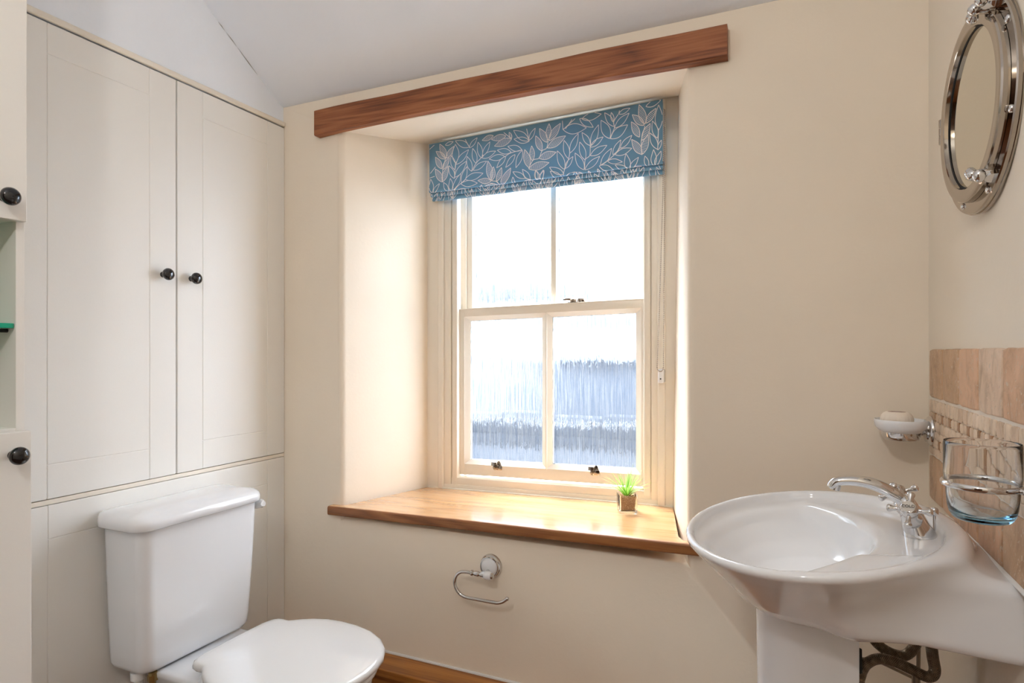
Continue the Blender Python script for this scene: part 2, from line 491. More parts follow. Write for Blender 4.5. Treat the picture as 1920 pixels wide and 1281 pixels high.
# ------------------------------------------------------------------ oak lintel beam
b = MB()
N = 40
rings = []
for i in range(N + 1):
    t = i / N; x = -1.498 + t * (1.498 - .136)
    bow = 0.013 * math.sin(PI * t) + .004 * math.sin(7 * t + 1)
    zt = 2.012 + bow * .5 + .001 * math.sin(19 * t)
    zb = 1.930 + .010 * math.sin(PI * t) ** 2 * (1 if t > .5 else 1.1) + .002 * math.sin(9 * t)
    if t < .07: zb -= .004 * (1 - t / .07)
    y0 = 1.650 + .003 * math.sin(5 * t)
    rings.append([Vector(p) for p in ((x, y0 + .003, zb), (x, y0, zb + .003), (x, y0, zt - .003), (x, y0 + .003, zt), (x, FY + .0, zt), (x, FY + .0, zb + .0))])
b.loft(rings)
o = b.build('lintel_beam', M_BEAM, smooth=True, auto=30)
tag(o, 'slightly bowed dark oak beam set in the wall above the window recess', 'beam')

# ------------------------------------------------------------------ oak sill board
b = MB()
pts = [(-1.439, 1.650), (-0.205, 1.650), (-0.205, FY + .0), (-0.245, FY), (-.320, 2.034), (-1.275, 2.034), (-1.400, FY), (-1.439, FY)]
pts = [(-1.439, 1.650), (-0.205, 1.650), (-0.205, FY), (-0.252, FY), (-0.268, FY + .03), (-.3355, 2.034), (-1.275, 2.034), (-1.38, FY + .03), (-1.39, FY), (-1.439, FY)]
def sz(x): return .640 + .021 * (x + 1.44)
bm = bmesh.new()
up = [bm.verts.new((x, y, sz(x))) for x, y in pts]; dn = [bm.verts.new((x, y, sz(x) - .031)) for x, y in pts]
bm.faces.new(up); bm.faces.new(dn[::-1])
n = len(pts)
fr = []
for i in range(n): fr.append(bm.faces.new([up[i], dn[i], dn[(i + 1) % n], up[(i + 1) % n]]))
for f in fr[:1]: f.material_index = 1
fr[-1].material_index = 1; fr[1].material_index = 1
ed = [e for e in bm.edges if abs(e.verts[0].co.y - 1.65) < 1e-4 and abs(e.verts[1].co.y - 1.65) < 1e-4 and abs(e.verts[0].co.x - e.verts[1].co.x) > .5]
bmesh.ops.recalc_face_normals(bm, faces=bm.faces[:])
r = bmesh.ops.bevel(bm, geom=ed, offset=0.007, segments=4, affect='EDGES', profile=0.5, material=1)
mm = MB()
bm.verts.index_update(); bm.faces.ensure_lookup_table()
me_f = [([v.index for v in f.verts], f.material_index) for f in bm.faces]
vs = [mm.bm.verts.new(v.co) for v in bm.verts]
for f, k in me_f:
    fc = mm.bm.faces.new([vs[i] for i in f]); fc.material_index = k
bm.free()
o = mm.build('sill_board', [M_SILL, M_SILLEDGE], smooth=True, auto=40)
tag(o, 'honey oak window sill board with a rounded darker front edge', 'window sill')

# ------------------------------------------------------------------ sash window
win = thing('window_1', (-0.80, 2.06, .65), 'cream painted two over two sash window with rain textured glass', 'window', kind='structure')
sh = lambda co: (co.x, co.y, co.z + tiltz(co.x))
Yc, Yl, Yu = 2.035, 2.060, 2.102
b = MB()
b.box((-1.290, Yc, .60), (-1.229, Yc + .12, 1.99), .001)                # side boards
b.box((-1.229, Yc - .006, .60), (-1.203, Yc + .12, 1.99), .006, 3)      # bead
b.box((-1.203, Yc + .002, .60), (-1.174, Yc + .12, 1.99), .001)
b.box((-1.172, Yc + .005, .672), (-1.147, Yl + .012, 1.99), .005, 3)    # staff bead
b.box((-1.210, Yl + .010, .60), (-1.1625, 2.16, 1.99), .0)
b.box((-1.150, Yl + .037, .66), (-1.139, Yl + .042, 1.99), .001)        # parting bead
b.box((-1.1625, Yl + .033, 1.34), (-1.1375, Yl + .041, 1.99), .001)
b.box((-0.360, Yc, .60), (-0.300, Yc + .12, 1.99), .001)
b.box((-0.386, Yc - .006, .60), (-0.360, Yc + .12, 1.99), .006, 3)
b.box((-0.407, Yc + .002, .60), (-0.386, Yc + .12, 1.99), .001)
b.box((-0.434, Yc + .005, .672), (-0.409, Yl + .012, 1.99), .005, 3)
b.box((-0.4315, Yl + .010, .60), (-0.38, 2.16, 1.99), .0)
b.box((-0.447, Yl + .028, .66), (-0.435, Yl + .044, 1.99), .002)
b.box((-1.230, Yc, 1.945), (-0.360, 2.15, 2.0), .002)                    # head
b.box((-1.174, Yc + .006, .655), (-0.407, 2.16, .690), .004, 2)          # inner cill
b.box((-1.229, Yc + .001, .60), (-0.360, 2.16, .664), .003, 2)
b.box((-1.275, Yc - .006, .636), (-0.320, Yc + .004, .650), .003, 2)     # bottom quadrant
b.shear(sh); b.build('frame', M_FRAME, win, True, 40)

def sash(name, x0, x1, z0, z1, gx, gz0, gz1, y, mun):
    """x0..x1 z0..z1 outside; glass openings gx=[(a,b),(c,d)]; front face y; bevelled mouldings"""
    t = .036
    bm_ = MB()
    a, bb, c, d = gx[0][0], gx[0][1], gx[1][0], gx[1][1]
    cut = .020 if mun else .009
    mid = 0.0 if mun else .010
    def fr_(xa, za, xb, zb, y0, y1): bm_.box((xa, y0, za), (xb, y1, zb), .001)
    fl = y; fb = y + t
    fr_(x0, z0, a - cut, z1, fl, fb); fr_(d + cut, z0, x1, z1, fl, fb)
    fr_(a - cut, z0, d + cut, gz0 - cut * .8, fl, fb); fr_(a - cut, gz1 + cut * .8, d + cut, z1, fl, fb)
    # mouldings: sloping faces from the flat to the glass line
    gy = y + .017
    for (l, r_) in gx:
        ol = l - cut if l == a else (bb + c) / 2 + mid
        orr = r_ + cut if r_ == d else (bb + c) / 2 - mid
        zb_, zt_ = gz0 - cut * .8, gz1 + cut * .8
        O = [(ol, fl + .001, zb_), (orr, fl + .001, zb_), (orr, fl + .001, zt_), (ol, fl + .001, zt_)]
        I = [(l, gy - .004, gz0), (r_, gy - .004, gz0), (r_, gy - .004, gz1), (l, gy - .004, gz1)]
        J = [(l, gy + .012, gz0), (r_, gy + .012, gz0), (r_, gy + .012, gz1), (l, gy + .012, gz1)]
        K = [(ol, gy + .014, zb_), (orr, gy + .014, zb_), (orr, gy + .014, zt_), (ol, gy + .014, zt_)]
        bm_.loft([[Vector(p) for p in R_] for R_ in (O, I, J, K)], caps=False)
    if mid: bm_.box(((bb + c) / 2 - mid, fl, gz0 - cut), ((bb + c) / 2 + mid, fb, gz1 + cut), .001)
    else: bm_.box(((bb + c) / 2 - .002, fl - .001, gz0 - cut), ((bb + c) / 2 + .002, fl + .004, gz1 + cut), .0008)
    bm_.shear(sh)
    s_ = bm_.build(name, M_FRAME, win, True, 25)
    for (l, r_) in gx:
        g = MB(); g.box((l - .004, gy, gz0 - .004), (r_ + .004, gy + .004, gz1 + .004), mi=1); g.shear(sh)
        for f_ in g.bm.faces:
            if f_.calc_center_median().y < gy + .001: f_.material_index = 0
        g.build('pane', [M_PANE, M_PANEBACK], s_)
        # ragged dark line of mastic round the glass
        k_ = MB(); rr = random.Random(int((l + 5) * 1000 + gz0 * 100))
        for (p, q) in (((l, gz0), (l, gz1)), ((l, gz1), (r_, gz1)), ((l, gz0), (r_, gz0))):
            n_ = 46; P = []; R = []
            for i in range(n_ + 1):
                tt = i / n_
                P.append((p[0] + (q[0] - p[0]) * tt + rr.uniform(-.0006, .0006), gy - .0008, p[1] + (q[1] - p[1]) * tt + rr.uniform(-.0006, .0006)))
                side = p[0] == q[0]
                R.append(rr.uniform(.0007, .0020) if side else rr.uniform(.0002, .0016) * (1.2 - tt * .8))
            k_.tube(P, R, 5)
        k_.shear(sh); k_.build('mastic_line', M_DARKLINE, s_)
    return s_

# rain-textured glass: streaky reeded surface, clear and rough refraction mixed
def pane_material():
    m = bpy.data.materials.new('rain_textured_glass'); m.use_nodes = True
    N, L = m.node_tree.nodes, m.node_tree.links
    N.clear()
    out = N.new('ShaderNodeOutputMaterial')
    t = N.new('ShaderNodeTexCoord')
    def nz(scale, vec, det=3, dist=0.0):
        mp = N.new('ShaderNodeMapping'); mp.inputs['Scale'].default_value = vec
        L.new(t.outputs['Object'], mp.inputs[0])
        n = N.new('ShaderNodeTexNoise'); n.inputs['Scale'].default_value = scale
        n.inputs['Detail'].default_value = det; n.inputs['Distortion'].default_value = dist
        L.new(mp.outputs[0], n.inputs['Vector']); return n
    st = nz(1.0, (230, 1, 9), 3, .3)
    st2 = nz(1.0, (90, 1, 14), 3, .5)
    mix = N.new('ShaderNodeMath'); mix.operation = 'ADD'
    L.new(st.outputs['Fac'], mix.inputs[0]); L.new(st2.outputs['Fac'], mix.inputs[1])
    bp = N.new('ShaderNodeBump'); bp.inputs['Strength'].default_value = 1.0; bp.inputs['Distance'].default_value = .004
    L.new(mix.outputs[0], bp.inputs['Height'])
    rf = N.new('ShaderNodeBsdfRefraction'); rf.inputs['IOR'].default_value = 1.25; rf.inputs['Roughness'].default_value = .07
    rf.inputs['Color'].default_value = (.96, .98, 1, 1)
    L.new(bp.outputs[0], rf.inputs['Normal'])
    tr = N.new('ShaderNodeBsdfTransparent')
    tr.inputs['Color'].default_value = (.97, .985, 1, 1)
    tint = N.new('ShaderNodeValToRGB'); tint.color_ramp.elements[0].position = .40; tint.color_ramp.elements[1].position = .62
    tint.color_ramp.elements[0].color = (.52, .62, .76, 1); tint.color_ramp.elements[1].color = (1, 1, 1, 1)
    st3 = nz(1.0, (330, 1, 7), 2, .2)
    L.new(st3.outputs['Fac'], tint.inputs[0]); L.new(tint.outputs[0], tr.inputs['Color']); L.new(tint.outputs[0], rf.inputs['Color'])
    tl = N.new('ShaderNodeBsdfTranslucent'); tl.inputs['Color'].default_value = (.9, .94, 1, 1)
    L.new(bp.outputs[0], tl.inputs['Normal'])
    gl = N.new('ShaderNodeBsdfGlossy'); gl.inputs['Roughness'].default_value = .12
    L.new(bp.outputs[0], gl.inputs['Normal'])
    m1 = N.new('ShaderNodeMixShader'); m2 = N.new('ShaderNodeMixShader'); m3 = N.new('ShaderNodeMixShader')
    rp = N.new('ShaderNodeValToRGB'); rp.color_ramp.elements[0].position = .80; rp.color_ramp.elements[1].position = 1.2 if False else 1.0
    rp.color_ramp.elements[0].color = (.45, .45, .45, 1); rp.color_ramp.elements[1].color = (.92, .92, .92, 1)
    L.new(mix.outputs[0], rp.inputs[0])
    L.new(rp.outputs[0], m1.inputs[0])
    L.new(tr.outputs[0], m1.inputs[1]); L.new(rf.outputs[0], m1.inputs[2])
    m2.inputs[0].default_value = .012
    L.new(m1.outputs[0], m2.inputs[1]); L.new(tl.outputs[0], m2.inputs[2])
    m3.inputs[0].default_value = .04
    L.new(m2.outputs[0], m3.inputs[1]); L.new(gl.outputs[0], m3.inputs[2])
    L.new(m3.outputs[0], out.inputs['Surface'])
    return m
M_PANE = pane_material()
M_PANEBACK = bpy.data.materials.new('smooth_glass_back'); M_PANEBACK.use_nodes = True
_n, _l = M_PANEBACK.node_tree.nodes, M_PANEBACK.node_tree.links
_n.clear(); _o = _n.new('ShaderNodeOutputMaterial'); _m = _n.new('ShaderNodeMixShader'); _m.inputs[0].default_value = .04
_a = _n.new('ShaderNodeBsdfTransparent'); _g = _n.new('ShaderNodeBsdfGlossy'); _g.inputs['Roughness'].default_value = .02
_l.new(_a.outputs[0], _m.inputs[1]); _l.new(_g.outputs[0], _m.inputs[2]); _l.new(_m.outputs[0], _o.inputs['Surface'])
M_DARKLINE = mat('dark_mastic', (.015, .03, .05), .6)

low = sash('lower_sash', -1.161, -0.433, .699, 1.337, ((-1.107, -.810), (-.770, -.466)), .757, 1.290, Yl, True)
upp = sash('upper_sash', -1.163, -0.420, 1.315, 1.975, ((-1.106, -.793), (-.762, -.459)), 1.350, 1.935, Yu, False)
low['label'] = 'lower sliding sash nearest the room'
# sash horns / meeting rail cap
b = MB(); b.box((-1.161, Yl - .002, 1.3335), (-.433, Yl + .044, 1.3375), .001); b.shear(sh); b.build('meeting_rail', M_FRAME, low, True, 30)

# fittings
def lift(x, z):
    z += tiltz(x)
    b = MB()
    b.box((x - .017, Yl - .0035, z - .016), (x + .017, Yl + .0, z + .002), .001)
    b.loft([[Vector(p) for p in ((x - .010, Yl - .003, z + .001), (x + .015, Yl - .003, z + .001), (x + .015, Yl, z + .001), (x - .010, Yl, z + .001))],
            [Vector(p) for p in ((x + .001, Yl - .003, z + .018), (x + .008, Yl - .003, z + .018), (x + .008, Yl, z + .018), (x + .001, Yl, z + .018))]])
    P = [(x - .006, Yl - .002, z - .004), (x - .006, Yl - .016, z - .004), (x - .006, Yl - .026, z + .004), (x - .006, Yl - .026, z + .016)]
    for (p, q) in zip(P[:-1], P[1:]):
        b.tube([p, q], [(.011, .0022)] * 2, 8)
    for sx in (-.011, .011): b.sphere((x + sx, Yl - .004, z - .010), .0024, 8)
    return b.build('sash_lift', M_NICKEL, low, True, 30)
lift(-.983, .741); lift(-.607, .745)
b = MB()
zl = 1.3375 + tiltz(-.69)
b.box((-.712, Yl + .008, zl), (-.668, Yl + .034, zl + .003), .001)
b.lathe([(.015, 0), (.015, .009), (.010, .014), (.005, .018)], (-.690, Yl + .014, zl + .003), n=16)
b.tube([(-.690, Yl + .014, zl + .013), (-.708, Yl + .010, zl + .014), (-.726, Yl + .006, zl + .012)], [.005, .0045, .004], 8)
b.box((-.676, Yl + .018, zl), (-.652, Yl + .034, zl + .016), .002)
b.build('sash_lock', M_NICKEL, low, True, 30)
# bead chain guide plate on the casing
# ================================================================== OUTSIDE
M_OUT1 = mat('white_render', (.14, .15, .16), .9, noise=.05, nscale=2)
M_OUT4 = mat('blue_grey_render', (.050, .062, .080), .9, noise=.06, nscale=3)
M_OUT2 = mat('slate_stone', (.010, .015, .022), .9, noise=.3, nscale=12, bump=.3, bscale=20)
M_OUT3 = mat('grey_gravel', (.10, .12, .15), .95, noise=.1, nscale=20)
b = MB(); b.box((-9, 2.3, -.4), (9, 14, -.3)); o = b.build('ground', M_OUT3); tag(o, kind='structure')
b = MB()
for i in range(16): b.box((-5.3 + i * .445, 4.62, .49 + .01 * math.sin(i * 1.7)), (-5.3 + i * .445 + .43, 4.80, .665 + .012 * math.sin(i * 2.9)), .02)
b.box((-5.3, 4.64, -.3), (1.8, 4.78, .50), .02, mi=1)
o = b.build('garden_wall', [M_OUT2, mat('grey_wall_face', (.040, .047, .057), .9)]); tag(o, 'grey garden wall with dark stone coping seen blurred through the lower panes', 'wall')
hs = thing('house', (-3.2, 8.6, -.3), 'white rendered house added behind all the panes in place of bright sky', 'building')  # spans the whole window view to keep the overbright sky out of it
b = MB(); b.box((-8.0, 7.0, -.3), (1.2, 10.5, 3.4)); b.build('walls', M_OUT1, hs)
b = MB(); b.loft([[Vector((x, 6.8, 3.38)), Vector((x, 8.75, 5.0)), Vector((x, 10.7, 3.38))] for x in (-8.2, 1.4)]); b.build('roof', mat('dark_slates', (.08, .09, .10), .8), hs)
b = MB(); b.box((-6.4, 6.95, 1.75), (-1.9, 7.0, 1.86), .01); b.build('string_course', M_OUT4, hs)
ex_ = thing('lean_to', (-.9, 6.0, -.3), 'blue grey lean-to against the added house behind the right hand panes', 'building')
b = MB(); b.box((-2.0, 5.6, -.3), (1.2, 6.99, 1.12)); b.build('walls', M_OUT4, ex_)
b = MB(); b.loft([[Vector((x, 5.45, 1.10)), Vector((x, 5.45, 1.16)), Vector((x, 6.99, 1.52)), Vector((x, 6.99, 1.40))] for x in (-2.2, 1.3)]); b.build('roof', mat('pale_lead', (.10, .115, .135), .6), ex_)

# ================================================================== FITTED CUPBOARD (left wall)
def panel_door(b, y0, y1, z0, z1, gy0, gy1, gz0, gz1, xf, th=.018, g=.0014, rot=None, piv=None):
    """flat door with V-grooves: stiles full height, rails and centre panel between"""
    P = []
    ys = [y0] + [v for v in (gy0, gy1) if v is not None] + [y1]
    for i in range(len(ys) - 1):
        a, c = ys[i] + (g / 2 if i else 0), ys[i + 1] - (g / 2 if i < len(ys) - 2 else 0)
        mid = (gy0 is None or ys[i] >= gy0 - 1e-6) and (gy1 is None or ys[i + 1] <= gy1 + 1e-6)
        if mid:
            zs = [z0] + [v for v in (gz0, gz1) if v is not None] + [z1]
            for k in range(len(zs) - 1):
                P.append((a, c, zs[k] + (g / 2 if k else 0), zs[k + 1] - (g / 2 if k < len(zs) - 2 else 0)))
        else: P.append((a, c, z0, z1))
    for (a, c, d, e) in P: b.box((xf - th, a, d), (xf, c, e), .0016, 2, rot=rot, piv=piv)
    b.box((xf - th, y0 + .002, z0 + .002), (xf - .0016, y1 - .002, z1 - .002), rot=rot, piv=piv)

def knob(parent, x, y, z, k=1.0):
    b = MB()
    b.lathe([(.0085 * k, 0), (.0085 * k, .002), (.0065 * k, .004), (.0055 * k, .010), (.0060 * k, .014), (.012 * k, .0165), (.0165 * k, .020), (.0178 * k, .024), (.0170 * k, .0285), (.0135 * k, .0325), (.0075 * k, .0350), (.001, .0358)], (x, y, z), (1, 0, 0), 28)
    return b.build('knob', M_BLACK, parent, True, 60)

cup = thing('fitted_cupboard', (-1.66, 1.27, FL), 'ivory fitted cupboard with two tall grooved doors above the toilet cistern', 'cupboard')
b = MB()
b.box((-1.690, .735, FL), (-1.683, 1.679, 1.995)); b.box((-1.683, .735, FL), (-1.6635, .811, 1.99), .001)
b.build('back_panel', M_CAB, cup)
b = MB()
panel_door(b, .815, 1.2475, .8065, 1.986, .899, 1.1645, .892, 1.9085, WX)
d1 = b.build('door', M_CAB, cup); d1['label'] = 'left hand door, knob on its right edge'
knob(d1, WX, 1.205, 1.398)
b = MB()
panel_door(b, 1.2525, 1.679, .8065, 1.986, 1.339, 1.599, .8945, 1.9035, WX)
d2 = b.build('door', M_CAB, cup); d2['label'] = 'right hand door, knob on its left edge'
knob(d2, WX, 1.298, 1.396)
b = MB()
b.box((-1.668, .735, 1.990), (-1.657, 1.679, 2.007), .004, 3)
b.build('top_moulding', M_FRAME, cup, True, 40)
b = MB(); b.box((-1.683, .735, .7925), (-1.6645, 1.679, .8045), .001); b.build('rail', M_FRAME, cup)
b = MB(); panel_door(b, .815, 1.679, FL + .01, .791, .901, 1.599, None, .707, WX); b.build('lower_panel', M_CAB, cup)

# ================================================================== TALL CABINET (nearest, left edge)
tall = thing('tall_cabinet', (-1.53, .40, FL), 'ivory tall cabinet cut off by the left edge, open shelf between two doors', 'cabinet')
b = MB()
X0, X1, Y0, Y1 = -1.655, -1.42, .06, .726
b.box((X0, .7105, FL), (X1, Y1, 2.33), .001)
b.box((X0, Y0, FL), (X1, Y0 + .016, 2.33), .001)
b.box((X0, Y0 + .016, FL + .0), (X0 + .008, .7105, 2.33))
b.box((X0 + .008, Y0 + .016, 1.001), (X1, .7105, 1.017), .001)
b.box((X0 + .008, Y0 + .016, 1.4355), (X1, .7105, 1.452), .001)
b.box((X0 + .008, Y0 + .016, 2.314), (X1, .7105, 2.33))
b.box((X0 + .008, Y0 + .016, FL), (X1, .7105, FL + .10))
b.build('carcass', M_CAB, tall)
b = MB(); panel_door(b, Y0, .7205, 1.434, 2.326, None, None, None, None, -1.40)
u = b.build('door', M_CAB, tall); u['label'] = 'upper door'
knob(u, -1.40, .6795, 1.474)
R_ = Matrix.Rotation(math.radians(1.2), 3, 'Z')
b = MB(); panel_door(b, Y0, .722, .07, 1.0125, None, None, None, None, -1.40, rot=R_.inverted(), piv=(-1.418, Y0, .5))
l_ = b.build('door', M_CAB, tall); l_['label'] = 'lower door standing slightly ajar'
knob(l_, -1.387, .688, .968)
b = MB(); b.box((X0 + .01, Y0 + .018, 1.219), (-1.424, .7095, 1.229), .001); b.build('glass_shelf', M_GREENG, tall)
b = MB(); b.lathe([(.004, 0), (.004, .012)], (-1.45, .7105, 1.2145), (0, -1, 0), 10); b.build('shelf_peg', M_DARK, tall, True)

# ================================================================== TOILET
TY = 1.218
toi = thing('toilet', (-1.30, TY, FL), 'white close-coupled toilet with its lid down beside the window wall', 'toilet')
def egg(xb, xf, hw, z, n=40, back=.62, cy=TY, p=2.0, ear=None):
    """plan outline: rounded front (+X), squarer narrower back"""
    out = []
    xm = xb + (xf - xb) * .46
    for k in range(n):
        a = 2 * PI * k / n
        c_, s_ = math.cos(a), math.sin(a)
        if c_ >= 0:
            x = xm + (xf - xm) * c_; y = hw * s_
        else:
            e = 2 / 3.2
            x = xm + (xb - xm) * abs(c_) ** e
            y = hw * math.copysign(abs(s_) ** (2 / 2.4), s_)
            tt = abs(c_) ** e
            y *= 1 - (1 - back) * tt ** 2
        out.append(Vector((x, cy + y, z)))
    return out
# pan
b = MB()
rings = [egg(-1.52, -1.14, .115, FL, back=.95), egg(-1.52, -1.14, .110, FL + .06, back=.95), egg(-1.50, -1.10, .100, .10, back=.95),
         egg(-1.50, -1.04, .120, .18, back=.9), egg(-1.50, -.98, .165, .25, back=.8), egg(-1.44, -.962, .190, .30, back=.75), egg(-1.42, -.957, .192, .330, back=.72), egg(-1.41, -.962, .188, .338, back=.72)]
b.loft(rings)
b.loft([rrect(-1.43, TY, .16, .085, .03, .20), rrect(-1.43, TY, .165, .115, .04, .275), rrect(-1.43, TY, .165, .138, .035, .312), rrect(-1.43, TY, .163, .138, .035, .322), rrect(-1.43, TY, .158, .134, .035, .327)])
b.build('pan', M_CERAM, toi, True, 50)
# seat
b = MB()
hw = .198
b.loft([egg(-1.395, -.948, hw - .004, .344, 56), egg(-1.398, -.944, hw, .348, 56), egg(-1.398, -.944, hw, .356, 56), egg(-1.395, -.948, hw - .004, .360, 56)])
b.build('seat', M_PLAST, toi, True, 50)
# lid with notched back corners
def lid_ring(z, ins):
    pts = []
    # half outline (y>=0) from the front tip to the back
    half = [(-.937, 0), (-.941, .045), (-.953, .088), (-.977, .128), (-1.015, .163), (-1.066, .190), (-1.125, .204), (-1.182, .208), (-1.235, .202), (-1.275, .188), (-1.305, .170), (-1.325, .154), (-1.336, .146), (-1.346, .1455), (-1.360, .146), (-1.374, .142), (-1.385, .130), (-1.392, .10), (-1.394, .05), (-1.395, 0)]
    full = half + [(x, -y) for x, y in half[-2:0:-1]]
    cx = -1.17
    for x, y in full:
        d = math.hypot(x - cx, y); k = (d - ins) / d
        pts.append(Vector((cx + (x - cx) * k, TY + y * k, z)))
    return pts
b = MB()
rr = [lid_ring(.3635, .004), lid_ring(.3665, .0), lid_ring(.374, .0), lid_ring(.379, .0018), lid_ring(.3825, .006), lid_ring(.3845, .013), lid_ring(.3858, .030), lid_ring(.3868, .07), lid_ring(.3875, .12)]
b.loft(rr)
b.build('seat_lid', M_PLAST, toi, True, 60)
for sy in (-.085, .085):
    b = MB(); b.lathe([(.012, 0), (.012, .012), (.009, .018), (.001, .019)], (-1.375 - .03, TY + sy, .340), n=16); b.build('hinge', M_CHROME, toi, True)
# cistern
CYc = 1.208
b = MB()
def cring(z, hx, hy, xc, r): return rrect(xc, CYc, hx, hy, r, z, 8)
body = []
for t in (0, .02, .05, .12, .3, .5, .7, .85, 1):
    z = .328 + t * (.716 - .328)
    hy = .171 + .018 * t ** .7 - (.012 if t == 0 else .004 if t == .02 else 0)
    hx = .078 + .010 * t ** .6 - (.010 if t == 0 else .003 if t == .02 else 0)
    body.append(cring(z, hx, hy, -1.658 + hx, .034))
b.loft(body); b.build('cistern', M_CERAM, toi, True, 60)
b = MB()
L = []
CYc -= .006
for z, g in ((.713, -.006), (.714, .006), (.718, .0095), (.733, .010), (.742, .007), (.748, .000), (.752, -.010), (.7545, -.024), (.7565, -.045), (.757, -.07)):
    hx = .089 + g / 1.0; hy = .1945 + g
    L.append(cring(z, hx, hy, -1.6615 + max(hx, .088), max(.008, .036 + g)))
b.loft(L); b.build('cistern_lid', M_CERAM, toi, True, 60)
CYc += .006
b = MB()
b.lathe([(.010, 0), (.010, .006), (.007, .010)], (-1.517, CYc + .178, .695), (0, 1, 0), 16)
b.tube([(-1.515, CYc + .186, .695), (-1.513, CYc + .194, .695), (-1.505, CYc + .197, .697), (-1.487, CYc + .197, .700), (-1.472, CYc + .192, .702)], [.009, .013, .015, .014, .008], 14)
b.build('flush_lever', M_PLAST, toi, True)
b = MB()
b.lathe([(.019, 0), (.019, .02), (.012, .022), (.012, .10)], (-1.560, CYc - .147, .329), (0, 0, -1), 16)
b.build('cistern_bolt', M_PLAST, toi, True)
b = MB()
b.lathe([(.011, 0), (.011, .008), (.008, .009), (.008, .20)], (-1.523, CYc - .133, .328), (0, 0, -1), 8)
b.lathe([(.0125, .008), (.0125, .024)], (-1.523, CYc - .133, .328), (0, 0, -1), 6)
b.build('supply_fitting', M_BRASS, toi, True, 30)

# ================================================================== TOILET ROLL HOLDER
rh = thing('toilet_roll_holder', (-.827, FY, .513), 'empty chrome and white toilet roll holder on the wall under the sill', 'toilet roll holder')
c0 = Vector((-.824, FY, .515))
b = MB()
b.lathe([(.036, 0), (.036, .004), (.034, .007), (.0335, .011), (.0315, .013), (.0305, .017), (.028, .018), (.0275, .012), (.001, .012)], c0, (0, -1, 0), 40)
b.build('rose', M_CHROME, rh, True, 30)
b = MB(); b.lathe([(.028, .012), (.027, .018), (.021, .023), (.001, .026)], c0, (0, -1, 0), 36); b.build('porcelain_disc', M_CERAM, rh, True, 50)
b = MB()
b.lathe([(.007, .018), (.006, .040), (.010, .044), (.010, .058)], c0 + Vector((0, 0, -.010)), (0, -1, 0), 16)
q = c0 + Vector((0, -.052, -.012))
b.lathe([(.007, -.045), (.009, -.042), (.009, -.038), (.006, -.034), (.0085, -.028), (.0085, -.018), (.006, -.014), (.008, -.010), (.008, .004)], q, (1, 0, 0), 18)
b.lathe([(.009, .024), (.010, .027), (.007, .031), (.001, .032)], q, (1, 0, 0), 16)
b.build('bracket', M_CHROME, rh, True, 30)
b = MB(); b.lathe([(.010, .002), (.0125, .006), (.0125, .020), (.010, .0245)], q, (1, 0, 0), 20); b.build('porcelain_barrel', M_CERAM, rh, True, 50)
b = MB()
y_ = FY - .052
P = [(-.866, y_, .503), (-.880, y_, .5035), (-.897, y_, .501), (-.911, y_, .492), (-.919, y_, .478), (-.921, y_, .462), (-.915, y_, .446), (-.903, y_, .433), (-.886, y_, .4265), (-.866, y_, .4255), (-.830, y_, .4255), (-.795, y_, .4255), (-.775, y_, .4265), (-.758, y_, .433), (-.744, y_, .444)]
P = [(x - .003, y, z) for x, y, z in catmull(P, 4)]
b.tube(P, .0052, 12)
b.sphere(P[-1], .0058, 12)
b.build('arm', M_CHROME, rh, True, 60)

# ================================================================== ROMAN BLIND
blind = thing('roman_blind', (-.80, 1.99, 1.86), 'folded blue roman blind printed with white leaf outlines at the window top', 'blind')
BU, BY = -1.238, 1.985
BW = .878
def top_z(u): return 1.963 + .023 * u / BW
# side profile of the fabric: (distance behind the front face, drop below the top line)
def profile(u):
    D = .186 + .022 * u / BW                     # front drop
    P = [(0, 0), (0, D - .03), (-.004, D - .012), (-.004, D - .004), (.000, D + .000), (.005, D - .001), (.008, D - .008),
         (.0095, D - .006), (.0085, D + .002), (.0085, D + .009), (.012, D + .013), (.017, D + .0115), (.020, D + .004),
         (.0215, D + .006), (.0205, D + .014), (.0205, D + .022), (.0245, D + .0265), (.0295, D + .025), (.032, D + .012), (.034, D - .02)]
    return P
LV = [0.0]
_p = profile(0)
for a, c in zip(_p[:-1], _p[1:]): LV.append(LV[-1] + math.hypot(c[0] - a[0], c[1] - a[1]))
def fab(u, s, off=0.0):
    """point on the cloth: u along the width, s down the cloth"""
    P = profile(u)
    k = 0
    while k < len(LV) - 2 and LV[k + 1] < s: k += 1
    t = (s - LV[k]) / (LV[k + 1] - LV[k])
    y = P[k][0] + (P[k + 1][0] - P[k][0]) * t; d = P[k][1] + (P[k + 1][1] - P[k][1]) * t
    ty, td = P[k + 1][0] - P[k][0], P[k + 1][1] - P[k][1]
    ln = math.hypot(ty, td) or 1
    ny, nd = -td / ln, ty / ln                      # outward = towards the room
    wob = .0015 * math.sin(u * 9 + s * 14) * min(1, s / .05) * (1 if s < .17 else .6) + (.0012 * math.sin(u * 31 + 2) if s > .17 else 0)
    return Vector((BU + u, BY + y + ny * off + wob, top_z(u) - d - nd * off + (wob * .8 if s > .18 else 0)))
M_FAB = mat('blue_cotton', (.185, .37, .54), .85, bump=.15, bscale=900)
def fabric_material():
    m = M_FAB
    N, L = m.node_tree.nodes, m.node_tree.links
    p = N['Principled BSDF']
    out = [n for n in N if n.type == 'OUTPUT_MATERIAL'][0]
    tr = N.new('ShaderNodeBsdfTranslucent'); tr.inputs['Color'].default_value = (.18, .42, .62, 1)
    mx = N.new('ShaderNodeMixShader'); mx.inputs[0].default_value = .24
    L.new(p.outputs[0], mx.inputs[1]); L.new(tr.outputs[0], mx.inputs[2]); L.new(mx.outputs[0], out.inputs['Surface'])
fabric_material()
M_PRINT = mat('white_print', (.93, .93, .95), .8)
b = MB()
NU = 120
